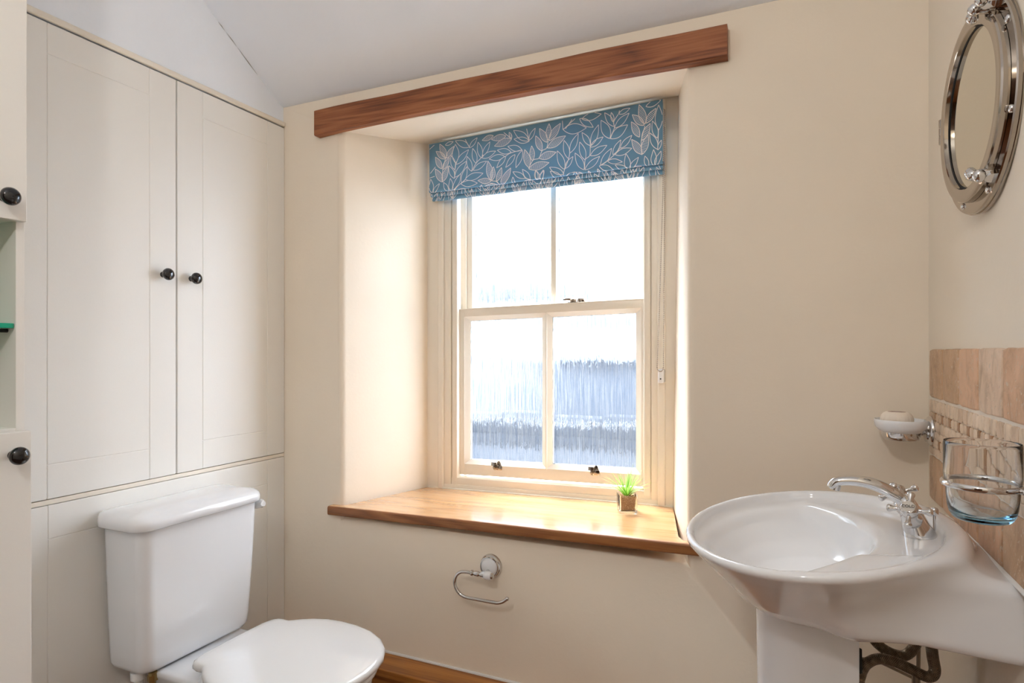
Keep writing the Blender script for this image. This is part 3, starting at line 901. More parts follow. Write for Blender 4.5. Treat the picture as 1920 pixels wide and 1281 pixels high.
ss = sorted(set(LV + [LV[1] * k / 12 for k in range(12)] + [LV[k] + (LV[k + 1] - LV[k]) * .5 for k in range(1, len(LV) - 1)]))
V = []; F = []
for i in range(NU + 1):
    for s_ in ss: V.append(fab(BW * i / NU, s_))
m = len(ss)
for i in range(NU):
    for j in range(m - 1): F.append([i * m + j, (i + 1) * m + j, (i + 1) * m + j + 1, i * m + j + 1])
b.add(V, F, 0)
V2 = [v + Vector((0, .0012, 0)) for v in V]
b.add(V2, [f[::-1] for f in F], 0)
# printed lines as thin ribbons lying on the cloth
def ribbon(pts, wd=.0021):
    """pts in cloth metres (u, s)"""
    Q = []
    for p, q in zip(pts[:-1], pts[1:]):
        n_ = max(1, int(math.hypot(q[0] - p[0], q[1] - p[1]) / .004))
        for k in range(n_): Q.append((p[0] + (q[0] - p[0]) * k / n_, p[1] + (q[1] - p[1]) * k / n_))
    Q.append(pts[-1])
    VV = []; ok = []
    for i, q in enumerate(Q):
        a = Q[max(0, i - 1)]; c = Q[min(len(Q) - 1, i + 1)]
        d = Vector((c[0] - a[0], c[1] - a[1])); d = d.normalized() if d.length else Vector((1, 0))
        nn = Vector((-d.y, d.x)) * wd * .5
        ok.append(.001 < q[0] < BW - .001 and .001 < q[1] < LV[-2])
        for sg in (1, -1):
            VV.append(fab(min(max(q[0] + nn.x * sg, 0), BW), min(max(q[1] + nn.y * sg, 0), LV[-1] - .001), .0007))
    FF = [[2 * i, 2 * i + 1, 2 * i + 3, 2 * i + 2] for i in range(len(Q) - 1) if ok[i] and ok[i + 1]]
    b.add(VV, FF, 1)
def leaf(base, tip, kind):
    bx, by = base; tx, ty = tip
    dx, dy = tx - bx, ty - by; ln = math.hypot(dx, dy)
    if ln < .004: return
    nx, ny = -dy / ln, dx / ln
    hw = {'P': .165, 'S': .185, 'W': .21}[kind] * ln
    hw = min(hw, .0125 if kind != 'W' else .016)
    def side(sg):
        return [(bx + dx * t + nx * sg * hw * math.sin(PI * t ** .88) , by + dy * t + ny * sg * hw * math.sin(PI * t ** .88)) for t in [k / 12 for k in range(13)]]
    ribbon(side(1)); ribbon(side(-1))
    if kind == 'S':
        n_ = max(4, int(ln / .0042))
        for k in range(1, n_):
            t = k / n_; h = hw * math.sin(PI * t ** .88) * .86
            if h < .0015: continue
            cx, cy = bx + dx * t, by + dy * t
            ribbon([(cx - nx * h, cy - ny * h), (cx + nx * h, cy + ny * h)], .0012)
for L_ in LEAVES:
    pts = [(x / 1000, y / 1000) for x, y in L_[1:]]
    if L_[0] == 'T': ribbon([tuple(v)[:2] for v in catmull([(p[0], p[1], 0) for p in pts], 5)], .0024)
    else: leaf(pts[0], pts[1], L_[0])
rnd = random.Random(7)
for i in range(46):                                   # the print runs on into the folds
    u = .008 + i * .0188 + rnd.uniform(-.004, .004); a = rnd.uniform(-1.1, 1.1); s1 = rnd.uniform(.205, .235)
    leaf((u + .035 * a, s1 + .05), (u, s1 - .012), rnd.choice('PPPS'))
    if i % 3 == 0: ribbon([(u, .19), (u + .02 * a, .225), (u + .05 * a, .265)], .0019)
b.build('fabric', [M_FAB, M_PRINT], blind, True, 60)
b = MB()
V = [Vector((BU + .001 + (BW - .002) * i, 0, 0)) for i in (0, 1)]
b.box((BU + .002, BY + .003, 1.940), (BU + BW - .002, BY + .030, 1.9615), .002)
b.shear(lambda co: (co.x, co.y, co.z + .023 * (co.x - BU) / BW))
b.box((BU + .0, BY + .022, 1.945), (BU + .02, FY + .356, 1.975)); b.box((BU + BW - .03, BY + .022, 1.965), (BU + BW - .01, FY + .356, 1.99))
b.build('headrail', mat('white_rail', (.75, .75, .74), .5), blind)
b = MB()
def strand(x0, x1, ztop, zbot, y):
    n_ = int((ztop - zbot) / .0062); ps = []
    for i in range(n_ + 1):
        t = i / n_; x = x0 + (x1 - x0) * t ** 1.5; z = ztop + (zbot - ztop) * t
        ps.append((x, y, z)); b.sphere((x, y, z), .0021, 6)
    b.tube(ps[::6] + [ps[-1]], .0006, 4)
strand(-.3570, -.3790, 1.955, 1.122, 1.992); strand(-.3560, -.3600, 1.955, 1.122, 1.999)
for k in range(9):
    a = PI * k / 8; b.sphere((-.3695 + .0095 * math.cos(a), 1.995, 1.120 - .012 * math.sin(a)), .0021, 6)
b.build('bead_chain', mat('chain_plastic', (.42, .36, .30), .4), blind, True)
b = MB(); b.box((-.378, 1.998, 1.070), (-.360, 2.033, 1.116), .004, 3); b.sphere((-.369, 1.997, 1.084), .0025, 8, mi=1)
b.build('chain_guide', [M_PLAST, M_DARK], blind, True, 40)

# ================================================================== POTTED ARTIFICIAL PLANT
px_, py_, pz_ = -.462, 1.925, sz(-.462)
pot = thing('potted_plant', (px_, py_, pz_), 'small spiky green plant in a square clear glass pot on the sill', 'plant')
M_GLASS = mat('clear_glass', (.97, .985, .98), .02, trans=1.0, ior=1.45)
rotp = Matrix.Rotation(math.radians(24), 3, 'Z')
b = MB()
def sq(h, r, z): return [Vector((px_, py_, 0)) + rotp @ v + Vector((0, 0, z)) for v in rrect(0, 0, h, h, r, 0, 4)]
zz = pz_ + .0005
b.loft([sq(.0265, .005, zz), sq(.0285, .005, zz + .002), sq(.0295, .005, zz + .056), sq(.0292, .005, zz + .0575), sq(.0265, .004, zz + .057), sq(.0250, .004, zz + .0095), sq(.0235, .004, zz + .008)])
b.build('glass_pot', M_GLASS, pot, True, 30)
b = MB(); rnd = random.Random(3)
b.loft([sq(.0200, .003, zz + .010), sq(.0215, .003, zz + .015), sq(.0232, .003, zz + .050)])
for i in range(700):
    f = rnd.random(); s_ = rnd.choice((-1, 1)); q = rnd.uniform(-.021, .021)
    z = rnd.uniform(.012, .051); h_ = .0206 + .0018 * (z - .012) / .039
    if f < .4: p = Vector((s_ * h_, q, z))
    elif f < .8: p = Vector((q, s_ * h_, z))
    else: p = Vector((q, rnd.uniform(-.021, .021), .0505))
    p = Vector((px_, py_, zz)) + rotp @ p
    r_ = rnd.uniform(.0012, .0021)
    bb = bmesh.new(); bmesh.ops.create_icosphere(bb, subdivisions=1, radius=r_)
    for v in bb.verts: v.co = Vector((v.co.x * rnd.uniform(.7, 1.2), v.co.y * rnd.uniform(.7, 1.2), v.co.z * rnd.uniform(.6, 1.1))) + p
    b.merge(bb, rnd.choice((0, 0, 1, 2)))
b.build('gravel', [mat('gravel_tan', (.50, .27, .12), .8), mat('gravel_brown', (.28, .13, .05), .8), mat('gravel_pale', (.72, .50, .30), .8)], pot)
def leafmat():
    m = mat('green_blades', (.22, .50, .05), .45)
    N, L = m.node_tree.nodes, m.node_tree.links
    p = N['Principled BSDF']; out = [n for n in N if n.type == 'OUTPUT_MATERIAL'][0]
    t = N.new('ShaderNodeTexCoord'); sp = N.new('ShaderNodeSeparateXYZ'); L.new(t.outputs['Object'], sp.inputs[0])
    r = N.new('ShaderNodeValToRGB'); r.color_ramp.elements[0].position = .05; r.color_ramp.elements[0].color = (.22, .46, .03, 1)
    r.color_ramp.elements[1].position = .11; r.color_ramp.elements[1].color = (.45, .72, .22, 1)
    k = r.color_ramp.elements.new(.135); k.color = (.65, .80, .50, 1)
    L.new(sp.outputs['Z'], r.inputs[0]); L.new(r.outputs[0], p.inputs['Base Color'])
    tr = N.new('ShaderNodeBsdfTranslucent'); L.new(r.outputs[0], tr.inputs['Color'])
    mx = N.new('ShaderNodeMixShader'); mx.inputs[0].default_value = .45
    L.new(p.outputs[0], mx.inputs[1]); L.new(tr.outputs[0], mx.inputs[2]); L.new(mx.outputs[0], out.inputs['Surface'])
    return m
b = MB()
for i in range(64):
    a = rnd.uniform(0, 2 * PI); el = rnd.uniform(.12, 1.0); ln = rnd.uniform(.072, .112) * (1.05 - .12 * el)
    if i < 10: el = rnd.uniform(.02, .2)
    base = Vector((px_ + .004 * math.cos(a), py_ + .004 * math.sin(a), zz + .045))
    d = Vector((math.cos(a), math.sin(a), 0)); side = Vector((-math.sin(a), math.cos(a), 0))
    N_ = 8; V = []; F = []
    for k in range(N_ + 1):
        t = k / N_
        ang = .15 + el * (.55 + .65 * t)
        p = base + d * (ln * t * math.sin(ang)) + Vector((0, 0, ln * t * math.cos(ang * .82)))
        wd = .0022 * (math.sin(PI * min(1, .25 + t * .75)) + .04) * (1 - t * .55)
        V += [p - side * wd, p + Vector((0, 0, -wd * .5)), p + side * wd]
    for k in range(N_):
        F += [[3 * k, 3 * k + 1, 3 * k + 4, 3 * k + 3], [3 * k + 1, 3 * k + 2, 3 * k + 5, 3 * k + 4]]
    b.add(V, F)
b.build('leaves', leafmat(), pot, True, 180)

# ================================================================== WASH BASIN
bas = thing('wash_basin', (.10, 1.24, FL), 'white oval pedestal wash basin fixed to the tiled wall', 'basin')
ex, ey, ea, eb = .0396, 1.2421, .2193, .2957
def rimz(x): return .860 + .1079 * (x - ex)
def basin(x, y, z):
    dep = rimz(x) - z
    nr = np.sqrt(((x - ex) / ea) ** 2 + ((y - ey) / eb) ** 2)
    dd = np.clip(dep, -.05, .25)
    kk = np.interp(dd, [-.05, 0, .015, .035, .06, .085, .11, .13, .15, .17, .185], [1.03, 1.0, .975, .90, .80, .70, .60, .50, .36, .16, -.1])
    bowl = (nr - kk) * .22
    bowl = bowl * np.interp(nr, [0, 1], [.62, .80])
    # the block that carries the bowl on the wall
    cx_, cy_, cz_ = .225, 1.240, .7885
    hx_, hy_, hz_ = .150, .188 + 0 * x, .0565
    zt = z - cz_ + .06 * (x - .30) * 0
    qx = np.abs(x - cx_) - (hx_ - .03); qy = np.abs(y - cy_) - (hy_ - .03) - np.clip((x - .18), 0, .13) * .12; qz = np.abs(zt) - (hz_ - .018) 
    q = np.sqrt(np.maximum(qx, 0) ** 2 + np.maximum(qy, 0) ** 2 + np.maximum(qz, 0) ** 2) + np.minimum(np.maximum(qx, np.maximum(qy, qz)), 0) - .018
    body = smin(bowl, q, .085)
    body = smax(body, -dep + .0015, .012)
    # recess over the whole bowl (tap ledge) and the deep cavity
    led = .022 - .013 * (1 / (1 + np.exp((y - 1.095) * 160)))
    rec = smax((nr - .91) * .24, dep - led, .014)
    kin = np.interp(dd, [0, .02, .05, .08, .105, .125, .14], [.91, .87, .75, .60, .45, .25, -.1])
    cav = (nr - kin) * .2
    bx = .150 - 1.9 * (y - 1.25) ** 2 - .25 * dep
    cav = smax(cav, (x - bx) * .9, .02)
    cut = smin(rec, cav, .016)
    body = smax(body, -cut, .010)
    return np.maximum(body, x - RX + np.where(z > .846, .0095, .0005))
sdf_obj('bowl', basin, (-.20, .925, .66), (RX + .0, 1.56, .905), .0045, M_CERAM, bas)
b = MB()
b.lathe([(.006, -.001), (.0075, .0005), (.0075, .0012), (.004, .0013)], (.1405, 1.185, .818), (-1, -.1, .35), 14)
b.build('overflow_hole', M_DARK, bas, True)
b = MB(); b.lathe([(.022, 0), (.022, .004), (.017, .006), (.006, .004), (.001, .004)], (.03, 1.24, .7225), (0, 0, 1), 24); b.build('waste', M_CHROME, bas, True, 30)
# pedestal: U shaped column, open towards the wall
b = MB()
def ped(z, k, dx=0.0):
    out = []; hx, hy = .078 * k, .088 * k; cx = .028 + dx
    for i in range(21):
        a = PI / 2 + PI * i / 20
        out.append(Vector((cx + hx * math.cos(a) * 1.0, 1.24 + hy * math.sin(a), z)))
    out += [Vector((.072 + dx, 1.24 - hy, z)), Vector((.078 + dx, 1.24 - hy + .004, z)), Vector((.112 + dx, 1.24 - hy + .004, z)), Vector((.112 + dx, 1.24 - hy + .016, z))]
    for i in range(9):
        a = 3 * PI / 2 - PI * i / 8
        out.append(Vector((.045 + dx + (hx - .025) * math.cos(a), 1.24 + (hy - .018) * math.sin(a), z)))
    out += [Vector((.112 + dx, 1.24 + hy - .016, z)), Vector((.112 + dx, 1.24 + hy - .004, z)), Vector((.078 + dx, 1.24 + hy - .004, z)), Vector((.072 + dx, 1.24 + hy, z))]
    return out
b.loft([ped(FL, 1.25), ped(FL + .05, 1.20), ped(.15, 1.06), ped(.35, .99), ped(.55, .98), ped(.66, 1.0), ped(.735, 1.02)])
b.build('pedestal', M_CERAM, bas, True, 35)

# ------------------------------------------------------------------ hoses and pipe under the basin
def hose(name, pts, label):
    b = MB(); P = catmull(pts, 10)
    b.tube(P, .0085, 16)
    ln = sum((P[i + 1] - P[i]).length for i in range(len(P) - 1))
    n_ = len(P) * 3
    # woven wires: two families of helices
    acc = [0]
    for i in range(len(P) - 1): acc.append(acc[-1] + (P[i + 1] - P[i]).length)
    for sg in (1, -1):
        for ph in range(10):
            W = []
            for k in range(n_ + 1):
                s_ = ln * k / n_
                i = 0
                while i < len(acc) - 2 and acc[i + 1] < s_: i += 1
                t = (s_ - acc[i]) / max(1e-6, acc[i + 1] - acc[i])
                p = P[i].lerp(P[i + 1], t); d = (P[i + 1] - P[i]).normalized()
                u = Vector((0, 1, 0)); u = (u - d * u.dot(d)).normalized(); v = d.cross(u)
                a = ph * 2 * PI / 10 + sg * s_ * 230
                W.append(p + (u * math.cos(a) + v * math.sin(a)) * .0088)
            b.tube(W, .0007, 4, mi=1)
    o = b.build(name, [mat('hose_core', (.06, .045, .03), .5, .5), M_BRAID], None, True, 60)
    return tag(o, label, 'hose', 'braided hoses under the basin')
hose('braided_hose', [(.133, 1.330, .675), (.141, 1.330, .648), (.154, 1.330, .625), (.173, 1.330, .610), (.197, 1.330, .605), (.212, 1.330, .616), (.221, 1.330, .640), (.222, 1.330, .70)], 'short braided hose curving up just under the basin')
hose('braided_hose', [(.118, 1.300, .46), (.1235, 1.300, .534), (.127, 1.300, .564), (.136, 1.300, .589), (.155, 1.300, .604), (.180, 1.300, .605), (.209, 1.300, .596), (.233, 1.300, .588), (.2435, 1.300, .600), (.240, 1.300, .630), (.234, 1.300, .70)], 'long braided hose looping down beside the pedestal')
b = MB(); b.tube([(.231, 1.365, .74), (.226, 1.365, FL)], .0035, 10)
b.tube([(.100, 1.27, .612), (.123, 1.283, .606), (.160, 1.40, .559), (.227, 1.41, .532)], .0028, 8)
b.tube([(.226, 1.365, .56), (.226, 1.365, .52)], .007, 10)
o = b.build('popup_waste_rod', M_COPPER, bas, True)
b = MB(); b.lathe([(.011, -.02), (.011, .02)], (.116, 1.262, .612), (0, .2, 1), 12); b.build('rod_clamp', M_DARK, bas, True)

# ================================================================== MIXER TAP
tx, ty_, tz = .2115, 1.238, .8565
tap = thing('mixer_tap', (tx, ty_, tz), 'chrome basin mixer tap with cross handles, the near one marked COLD', 'tap')
def ell(cx, cy, z, a, c, n=28, tilt=0.0):
    return [Vector((cx + a * math.cos(2 * PI * k / n), cy + c * math.sin(2 * PI * k / n), z + tilt * a * math.cos(2 * PI * k / n))) for k in range(n)]
b = MB()
b.loft([ell(tx, ty_, tz - .004, .0265, .029), ell(tx, ty_, tz + .001, .0268, .0292), ell(tx - .002, ty_, tz + .006, .0255, .028), ell(tx - .008, ty_, tz + .022, .0205, .0245), ell(tx - .014, ty_, tz + .038, .0175, .023), ell(tx - .019, ty_, tz + .052, .0160, .022), ell(tx - .023, ty_, tz + .062, .0135, .018), ell(tx - .025, ty_, tz + .067, .008, .011)])
# spout: broad oval arch running out over the bowl
S = [(tx - .004, tz + .034), (tx - .018, tz + .050), (tx - .034, tz + .063), (tx - .054, tz + .075), (tx - .076, tz + .083), (tx - .098, tz + .0855), (tx - .116, tz + .0845), (tx - .128, tz + .081), (tx - .1335, tz + .075), (tx - .135, tz + .070)]
P = catmull([(x, ty_, z) for x, z in S], 6)
rad = []
for i in range(len(P)):
    t = i / (len(P) - 1)
    rad.append((.0125 - .0045 * t ** .7, .0165 - .006 * t))
rad[-1] = (.006, .0095); rad[-2] = (.0072, .0100)
b.tube(P, rad, 24)
b.lathe([(.0085, 0), (.0085, .010), (.0072, .0105)], (tx - .128, ty_, tz + .076), (-.25, 0, -1), 20)
b.build('body', M_CHROME, tap, True, 60)
def handle(sgn, axis, org, spin, name, text):
    ax = Vector(axis).normalized(); O = Vector(org)
    b = MB()
    b.lathe([(.0135, -.022), (.0150, -.016), (.0150, -.006), (.0115, .000), (.0105, .006), (.0125, .009), (.0135, .014), (.0130, .021), (.0115, .0235), (.0095, .0245)], O, ax, 26)
    u = ax.orthogonal().normalized(); u = Matrix.Rotation(spin, 3, ax) @ u; v = ax.cross(u)
    for k in range(4):
        d = (u, v, -u, -v)[k]
        c_ = O + ax * .014
        b.tube([c_ + d * r_ for r_ in (.008, .013, .018, .023, .027, .030, .032, .0332)], [.0052, .0038, .0036, .0044, .0062, .0066, .0052, .002], 14)
    h = b.build(name, M_CHROME, tap, True, 60)
    b = MB(); b.lathe([(.0098, .0240), (.0096, .0252), (.001, .0256)], O, ax, 24); b.build('cap', mat('cap_enamel', (.62, .58, .52), .15, metal=.4), h, True, 40)
    if text:
        cu = bpy.data.curves.new('lettering', 'FONT'); cu.body = text; cu.size = .0068; cu.align_x = 'CENTER'; cu.align_y = 'CENTER'; cu.extrude = .0002
        to = bpy.data.objects.new('lettering', cu); COL.objects.link(to)
        bpy.context.view_layer.update()
        me = bpy.data.meshes.new_from_object(to.evaluated_get(bpy.context.evaluated_depsgraph_get()))
        COL.objects.unlink(to); bpy.data.objects.remove(to)
        zA = ax; up = Vector((-.52, .35, .78)); up = Matrix.Rotation(-.6, 3, ax) @ (up - zA * up.dot(zA)).normalized(); xA = up.cross(zA)
        M = Matrix((xA, up, zA)).transposed()
        Vt = [O + ax * .0262 + M @ v_.co for v_ in me.vertices]
        link_mesh('lettering', Vt, [list(p.vertices) for p in me.polygons], M_BLACK, h)
handle(-1, (-.22, -.62, .60), (tx - .020, ty_ - .036, tz + .042), .55, 'cross_handle', 'COLD')
handle(1, (-.22, .60, .66), (tx - .022, ty_ + .040, tz + .050), .35, 'cross_handle', None)
b = MB()
b.tube([(tx + .020, ty_, tz + .010), (tx + .020, ty_, tz + .040)], .0022, 10)
b.lathe([(.004, .036), (.006, .039), (.006, .046), (.0045, .049), (.001, .050)], (tx + .020, ty_, tz), (0, 0, 1), 16)
b.build('popup_knob', M_CHROME, tap, True, 50)

# ================================================================== TILED SPLASHBACK
spl = thing('tiled_splashback', (RX - .005, 1.1, .76), 'travertine tiled splashback with a mosaic band above the basin', 'tiles')
TX = RX - .009
def stone(name, hue, k):
    m = bpy.data.materials.new(name); m.use_nodes = True
    N, L = m.node_tree.nodes, m.node_tree.links
    b_ = N['Principled BSDF']; b_.inputs['Roughness'].default_value = .45
    t = N.new('ShaderNodeTexCoord'); mp = N.new('ShaderNodeMapping'); mp.inputs['Scale'].default_value = (1, 1, .7)
    mp.inputs['Location'].default_value = (k * 3.1, k * 1.7, k)
    L.new(t.outputs['Object'], mp.inputs[0])
    n = N.new('ShaderNodeTexNoise'); n.inputs['Scale'].default_value = 22; n.inputs['Detail'].default_value = 9; n.inputs['Roughness'].default_value = .65; n.inputs['Distortion'].default_value = .8
    L.new(mp.outputs[0], n.inputs['Vector'])
    r = N.new('ShaderNodeValToRGB'); e = r.color_ramp.elements
    e[0].position = .30; e[0].color = (hue[0] * .60, hue[1] * .54, hue[2] * .48, 1)
    e[1].position = .70; e[1].color = (min(1, hue[0] * 1.18), min(1, hue[1] * 1.22), min(1, hue[2] * 1.3), 1)
    q = e.new(.5); q.color = (*hue, 1)
    L.new(n.outputs['Fac'], r.inputs[0])
    # pits
    v = N.new('ShaderNodeTexNoise'); v.inputs['Scale'].default_value = 170; v.inputs['Detail'].default_value = 3
    L.new(mp.outputs[0], v.inputs['Vector'])
    c = N.new('ShaderNodeValToRGB'); c.color_ramp.elements[0].position = .60; c.color_ramp.elements[1].position = .68
    L.new(v.outputs['Fac'], c.inputs[0])
    mx = N.new('ShaderNodeMix'); mx.data_type = 'RGBA'
    L.new(c.outputs[0], mx.inputs['Factor']); L.new(r.outputs[0], mx.inputs['A']); mx.inputs['B'].default_value = (.60, .48, .38, 1)
    L.new(mx.outputs['Result'], b_.inputs['Base Color'])
    bp = N.new('ShaderNodeBump'); bp.inputs['Strength'].default_value = .5; bp.inputs['Distance'].default_value = .0015
    ad = N.new('ShaderNodeMath'); ad.operation = 'SUBTRACT'; L.new(n.outputs['Fac'], ad.inputs[0]); L.new(c.outputs[0], ad.inputs[1])
    L.new(ad.outputs[0], bp.inputs['Height']); L.new(bp.outputs[0], b_.inputs['Normal'])
    return m
ST = [stone('travertine_rose', (.60, .37, .23), 1), stone('travertine_tan', (.50, .32, .19), 2), stone('travertine_pale', (.66, .49, .36), 3)]
MO = [stone('mosaic_pale', (.70, .55, .41), 4), stone('mosaic_sand', (.60, .44, .31), 5), stone('mosaic_brown', (.33, .17, .075), 6)]
rnd = random.Random(11)
def tile(b, y0, y1, z0, z1, mi, bev=.0035, jit=.0012):
    bb = bmesh.new()
    # irregular tumbled outline
    pts = []
    for (a, c, n_) in (((y0, z0), (y1, z0), 6), ((y1, z0), (y1, z1), 6), ((y1, z1), (y0, z1), 6), ((y0, z1), (y0, z0), 6)):
        for k in range(n_):
            t = k / n_
            pts.append((a[0] + (c[0] - a[0]) * t + rnd.uniform(-jit, jit) * .5, a[1] + (c[1] - a[1]) * t + rnd.uniform(-jit, jit) * .5))
    cy_, cz_ = (y0 + y1) / 2, (z0 + z1) / 2
    def ring(x, ins):
        o_ = []
        for i, (y, z) in enumerate(pts):
            cr = .0018 if (i % 6 == 0) else 0
            hy, hz = (y1 - y0) / 2, (z1 - z0) / 2
            o_.append(Vector((x, cy_ + (y - cy_) * (1 - (ins + cr) / hy), cz_ + (z - cz_) * (1 - (ins + cr) / hz))))
        return o_
    bb.free()
    b.loft([ring(RX - .001, 0), ring(TX + bev * .6, 0), ring(TX + bev * .15, bev * .35), ring(TX, bev)], mi=mi)
b = MB(); b.box((RX - .006, .55, .846), (RX - .0005, 1.625, 1.175)); b.build('grout', M_TERRA, spl)
ys = [1.626, 1.501, 1.375, 1.249, 1.124, .998, .872, .747, .622]
b = MB()
cols = [1, 1, 0, 2, 0, 1, 2, 0]
for i in range(8): tile(b, ys[i + 1] + .002, ys[i] - .002, 1.071, 1.1765, cols[i])
b.build('stone_tiles', ST, spl, True, 40)
b = MB()
for i in range(8):
    off = .03
    tile(b, ys[i + 1] + .002 + off - .03, ys[i] - .002 + off - .03, .8475, .9425, cols[(i * 3 + 1) % 8])
b.build('stone_tiles', ST, spl, True, 40)
b = MB()
# mosaic band: brown dots ringed by pale oblong chips
p = .0505; zr = [.946, 1.0665]
sm, g = .0115, .0016
zc = [.9675, 1.0045, 1.0415]
j = 0
z_lo, z_hi = .9455, 1.0665
def strip(z0_, z1_, pitch, off):
    y = 1.626
    first = True
    while y > .60:
        y2 = y - (off if first and off else pitch); first = False
        tile(b, y2 + g / 2, y - g / 2, z0_ + g / 2, z1_ - g / 2, rnd.choice((0, 0, 1)), .0012, .0006)
        y = y2
def dots(z0_, z1_, pitch, off):
    y = 1.626 - off
    if off: tile(b, y + g / 2, 1.626, z0_ + g / 2, z1_ - g / 2, 1, .0012, .0006)
    while y > .60:
        tile(b, y - .018 + g / 2, y - g / 2, z0_ + g / 2, z1_ - g / 2, 2, .0012, .0008)
        tile(b, y - .0415 + g / 2, y - .018 - g / 2, z0_ + g / 2, z1_ - g / 2, rnd.choice((0, 1)), .0012, .0006)
        tile(b, y - pitch + g / 2, y - .0415 - g / 2, z0_ + g / 2, z1_ - g / 2, rnd.choice((0, 0, 1)), .0012, .0006)
        y -= pitch
strip(.9455, .9640, .0650, .0400)
dots(.9640, .9830, .0650, .0200)
strip(.9830, .9995, .0325, 0)
strip(.9995, 1.0210, .0433, .0150)
dots(1.0210, 1.0400, .0650, .0480)
strip(1.0400, 1.0665, .0325, .0200)
b.build('mosaic_band', MO, spl, True, 40)
b = MB(); b.tube([(RX - .010, .6, .8445), (RX - .010, 1.06, .8465), (RX - .010, 1.30, .8475), (RX - .010, 1.42, .846), (RX - .010, 1.46, .842)], .004, 8)
b.build('sealant', M_CAULK, spl, True)

# ================================================================== SOAP DISH + SOAP
sd = thing('soap_dish_holder', (RX, 1.60, 1.0), 'white ceramic soap dish in a chrome wall ring beside the tiles', 'soap dish')
SX, SY, SZ = .2365, 1.600, 1.000
b = MB()
b.lathe([(.032, 0), (.032, .004), (.030, .007), (.026, .009), (.025, .012), (.020, .013), (.001, .013)], (RX - .009, SY, SZ - .002), (-1, 0, 0), 36)
b.tube([(RX - .018, SY, SZ - .002), (SX + .034, SY, SZ - .008)], .008, 14)
b.build('bracket', M_CHROME, sd, True, 40)
b = MB()
b.lathe([(.001, -.026), (.030, -.026), (.0345, -.024), (.0375, -.018), (.0380, -.004), (.0375, .000), (.0355, .0), (.035, -.018), (.028, -.022), (.001, -.022)], (SX, SY, SZ), (0, 0, 1), 48, caps=False)
b.build('chrome_cup', M_CHROME, sd, True, 40)
b = MB()
b.lathe([(.001, -.010), (.034, -.010), (.042, -.006), (.0505, .003), (.0525, .012), (.0530, .0185), (.0520, .0200), (.0503, .0195), (.0490, .012), (.044, .004), (.036, .000), (.001, -.002)], (SX, SY, SZ), (0, 0, 1), 56, caps=False)
b.tube([(SX + .046, SY, SZ + .006), (SX + .056, SY, SZ + .004)], [(.009, .014), (.012, .016)], 18)
b.build('dish', M_CERAM, sd, True, 50)
b = MB()
N_ = 48; rings = []
for (r_, h_, amp) in ((.001, .000, 0), (.024, .000, .0), (.030, .003, .4), (.0325, .009, 1), (.0325, .013, 1), (.030, .020, 1), (.026, .0245, .7), (.0215, .0268, .2), (.020, .0272, 0), (.0185, .0262, 0), (.001, .0262, 0)):
    ring = []
    for k in range(N_ * 2):
        a = PI * k / N_
        rr_ = r_ * (1 + amp * .016 * math.cos(a * 26))
        ring.append(Vector((SX - .008 + rr_ * 1.0 * math.cos(a), SY + rr_ * .82 * math.sin(a), SZ + .0065 + h_ * 1.12)))
    rings.append(ring)
b.loft(rings)
for k in range(26):
    a = 2 * PI * k / 26; r_ = .0145
    if k % 7 == 6: continue
    p0 = Vector((SX - .008 + (r_ - .0012) * math.cos(a), SY + (r_ - .0012) * .82 * math.sin(a), SZ + .0365)); p1 = Vector((SX - .008 + (r_ + .0012) * math.cos(a + .06), SY + (r_ + .0012) * .82 * math.sin(a + .06), SZ + .0365))
    b.tube([p0, p1], .0005, 5, mi=1)
for rr_ in (.0175, .0105):
    b.tube([Vector((SX - .008 + rr_ * math.cos(2 * PI * k / 40), SY + rr_ * .82 * math.sin(2 * PI * k / 40), SZ + .0363)) for k in range(40)], .0004, 4, mi=1, closed=True)
for k in range(5): b.tube([Vector((SX - .015 + .003 * k, SY - .004, SZ + .0365)), Vector((SX - .0145 + .003 * k, SY + .004, SZ + .0365))], .0005, 5, mi=1)
o = b.build('soap_bar', [mat('ivory_soap', (.84, .76, .66), .55), mat('soap_stamp', (.40, .26, .22), .6)], None, True, 40)
tag(o, 'unused round fluted bar of soap resting in the white dish', 'soap')

# ================================================================== TUMBLER AND ITS RING
GX, GY, GZ = .2415, 1.006, .9445
th = thing('tumbler_holder', (RX, GY, .99), 'chrome wall ring that holds the glass tumbler above the basin', 'tumbler holder')
b = MB()
b.tube([(GX + .0440 * math.cos(2 * PI * k / 48), GY + .0440 * math.sin(2 * PI * k / 48), .9925) for k in range(48)], [(.0042, .0028)] * 48, 12, closed=True)
b.build('ring', M_CHROME, th, True)
b = MB()
b.lathe([(.030, 0), (.030, .004), (.027, .0055), (.001, .0055)], (RX - .009, GY - .045, .990), (-1, 0, 0), 32)
b.tube([(RX - .0145, GY - .045, .990), (RX - .022, GY - .042, .991), (GX + .032, GY - .028, .9925)], .004, 12)
b.build('rose', M_CHROME, th, True, 40)
M_TUMB = bpy.data.materials.new('blue_tinted_glass'); M_TUMB.use_nodes = True
_p = M_TUMB.node_tree.nodes['Principled BSDF']
_p.inputs['Base Color'].default_value = (.985, .995, 1, 1); _p.inputs['Roughness'].default_value = .01
_p.inputs['Transmission Weight'].default_value = 1.0; _p.inputs['IOR'].default_value = 1.48
_N, _L = M_TUMB.node_tree.nodes, M_TUMB.node_tree.links
_va = _N.new('ShaderNodeVolumeAbsorption'); _va.inputs['Color'].default_value = (.05, .62, .90, 1); _va.inputs['Density'].default_value = 55
_t = _N.new('ShaderNodeTexCoord'); _s = _N.new('ShaderNodeSeparateXYZ'); _L.new(_t.outputs['Object'], _s.inputs[0])
_r = _N.new('ShaderNodeMapRange'); _r.inputs['From Min'].default_value = .0; _r.inputs['From Max'].default_value = .075; _r.inputs['To Min'].default_value = 20; _r.inputs['To Max'].default_value = 0
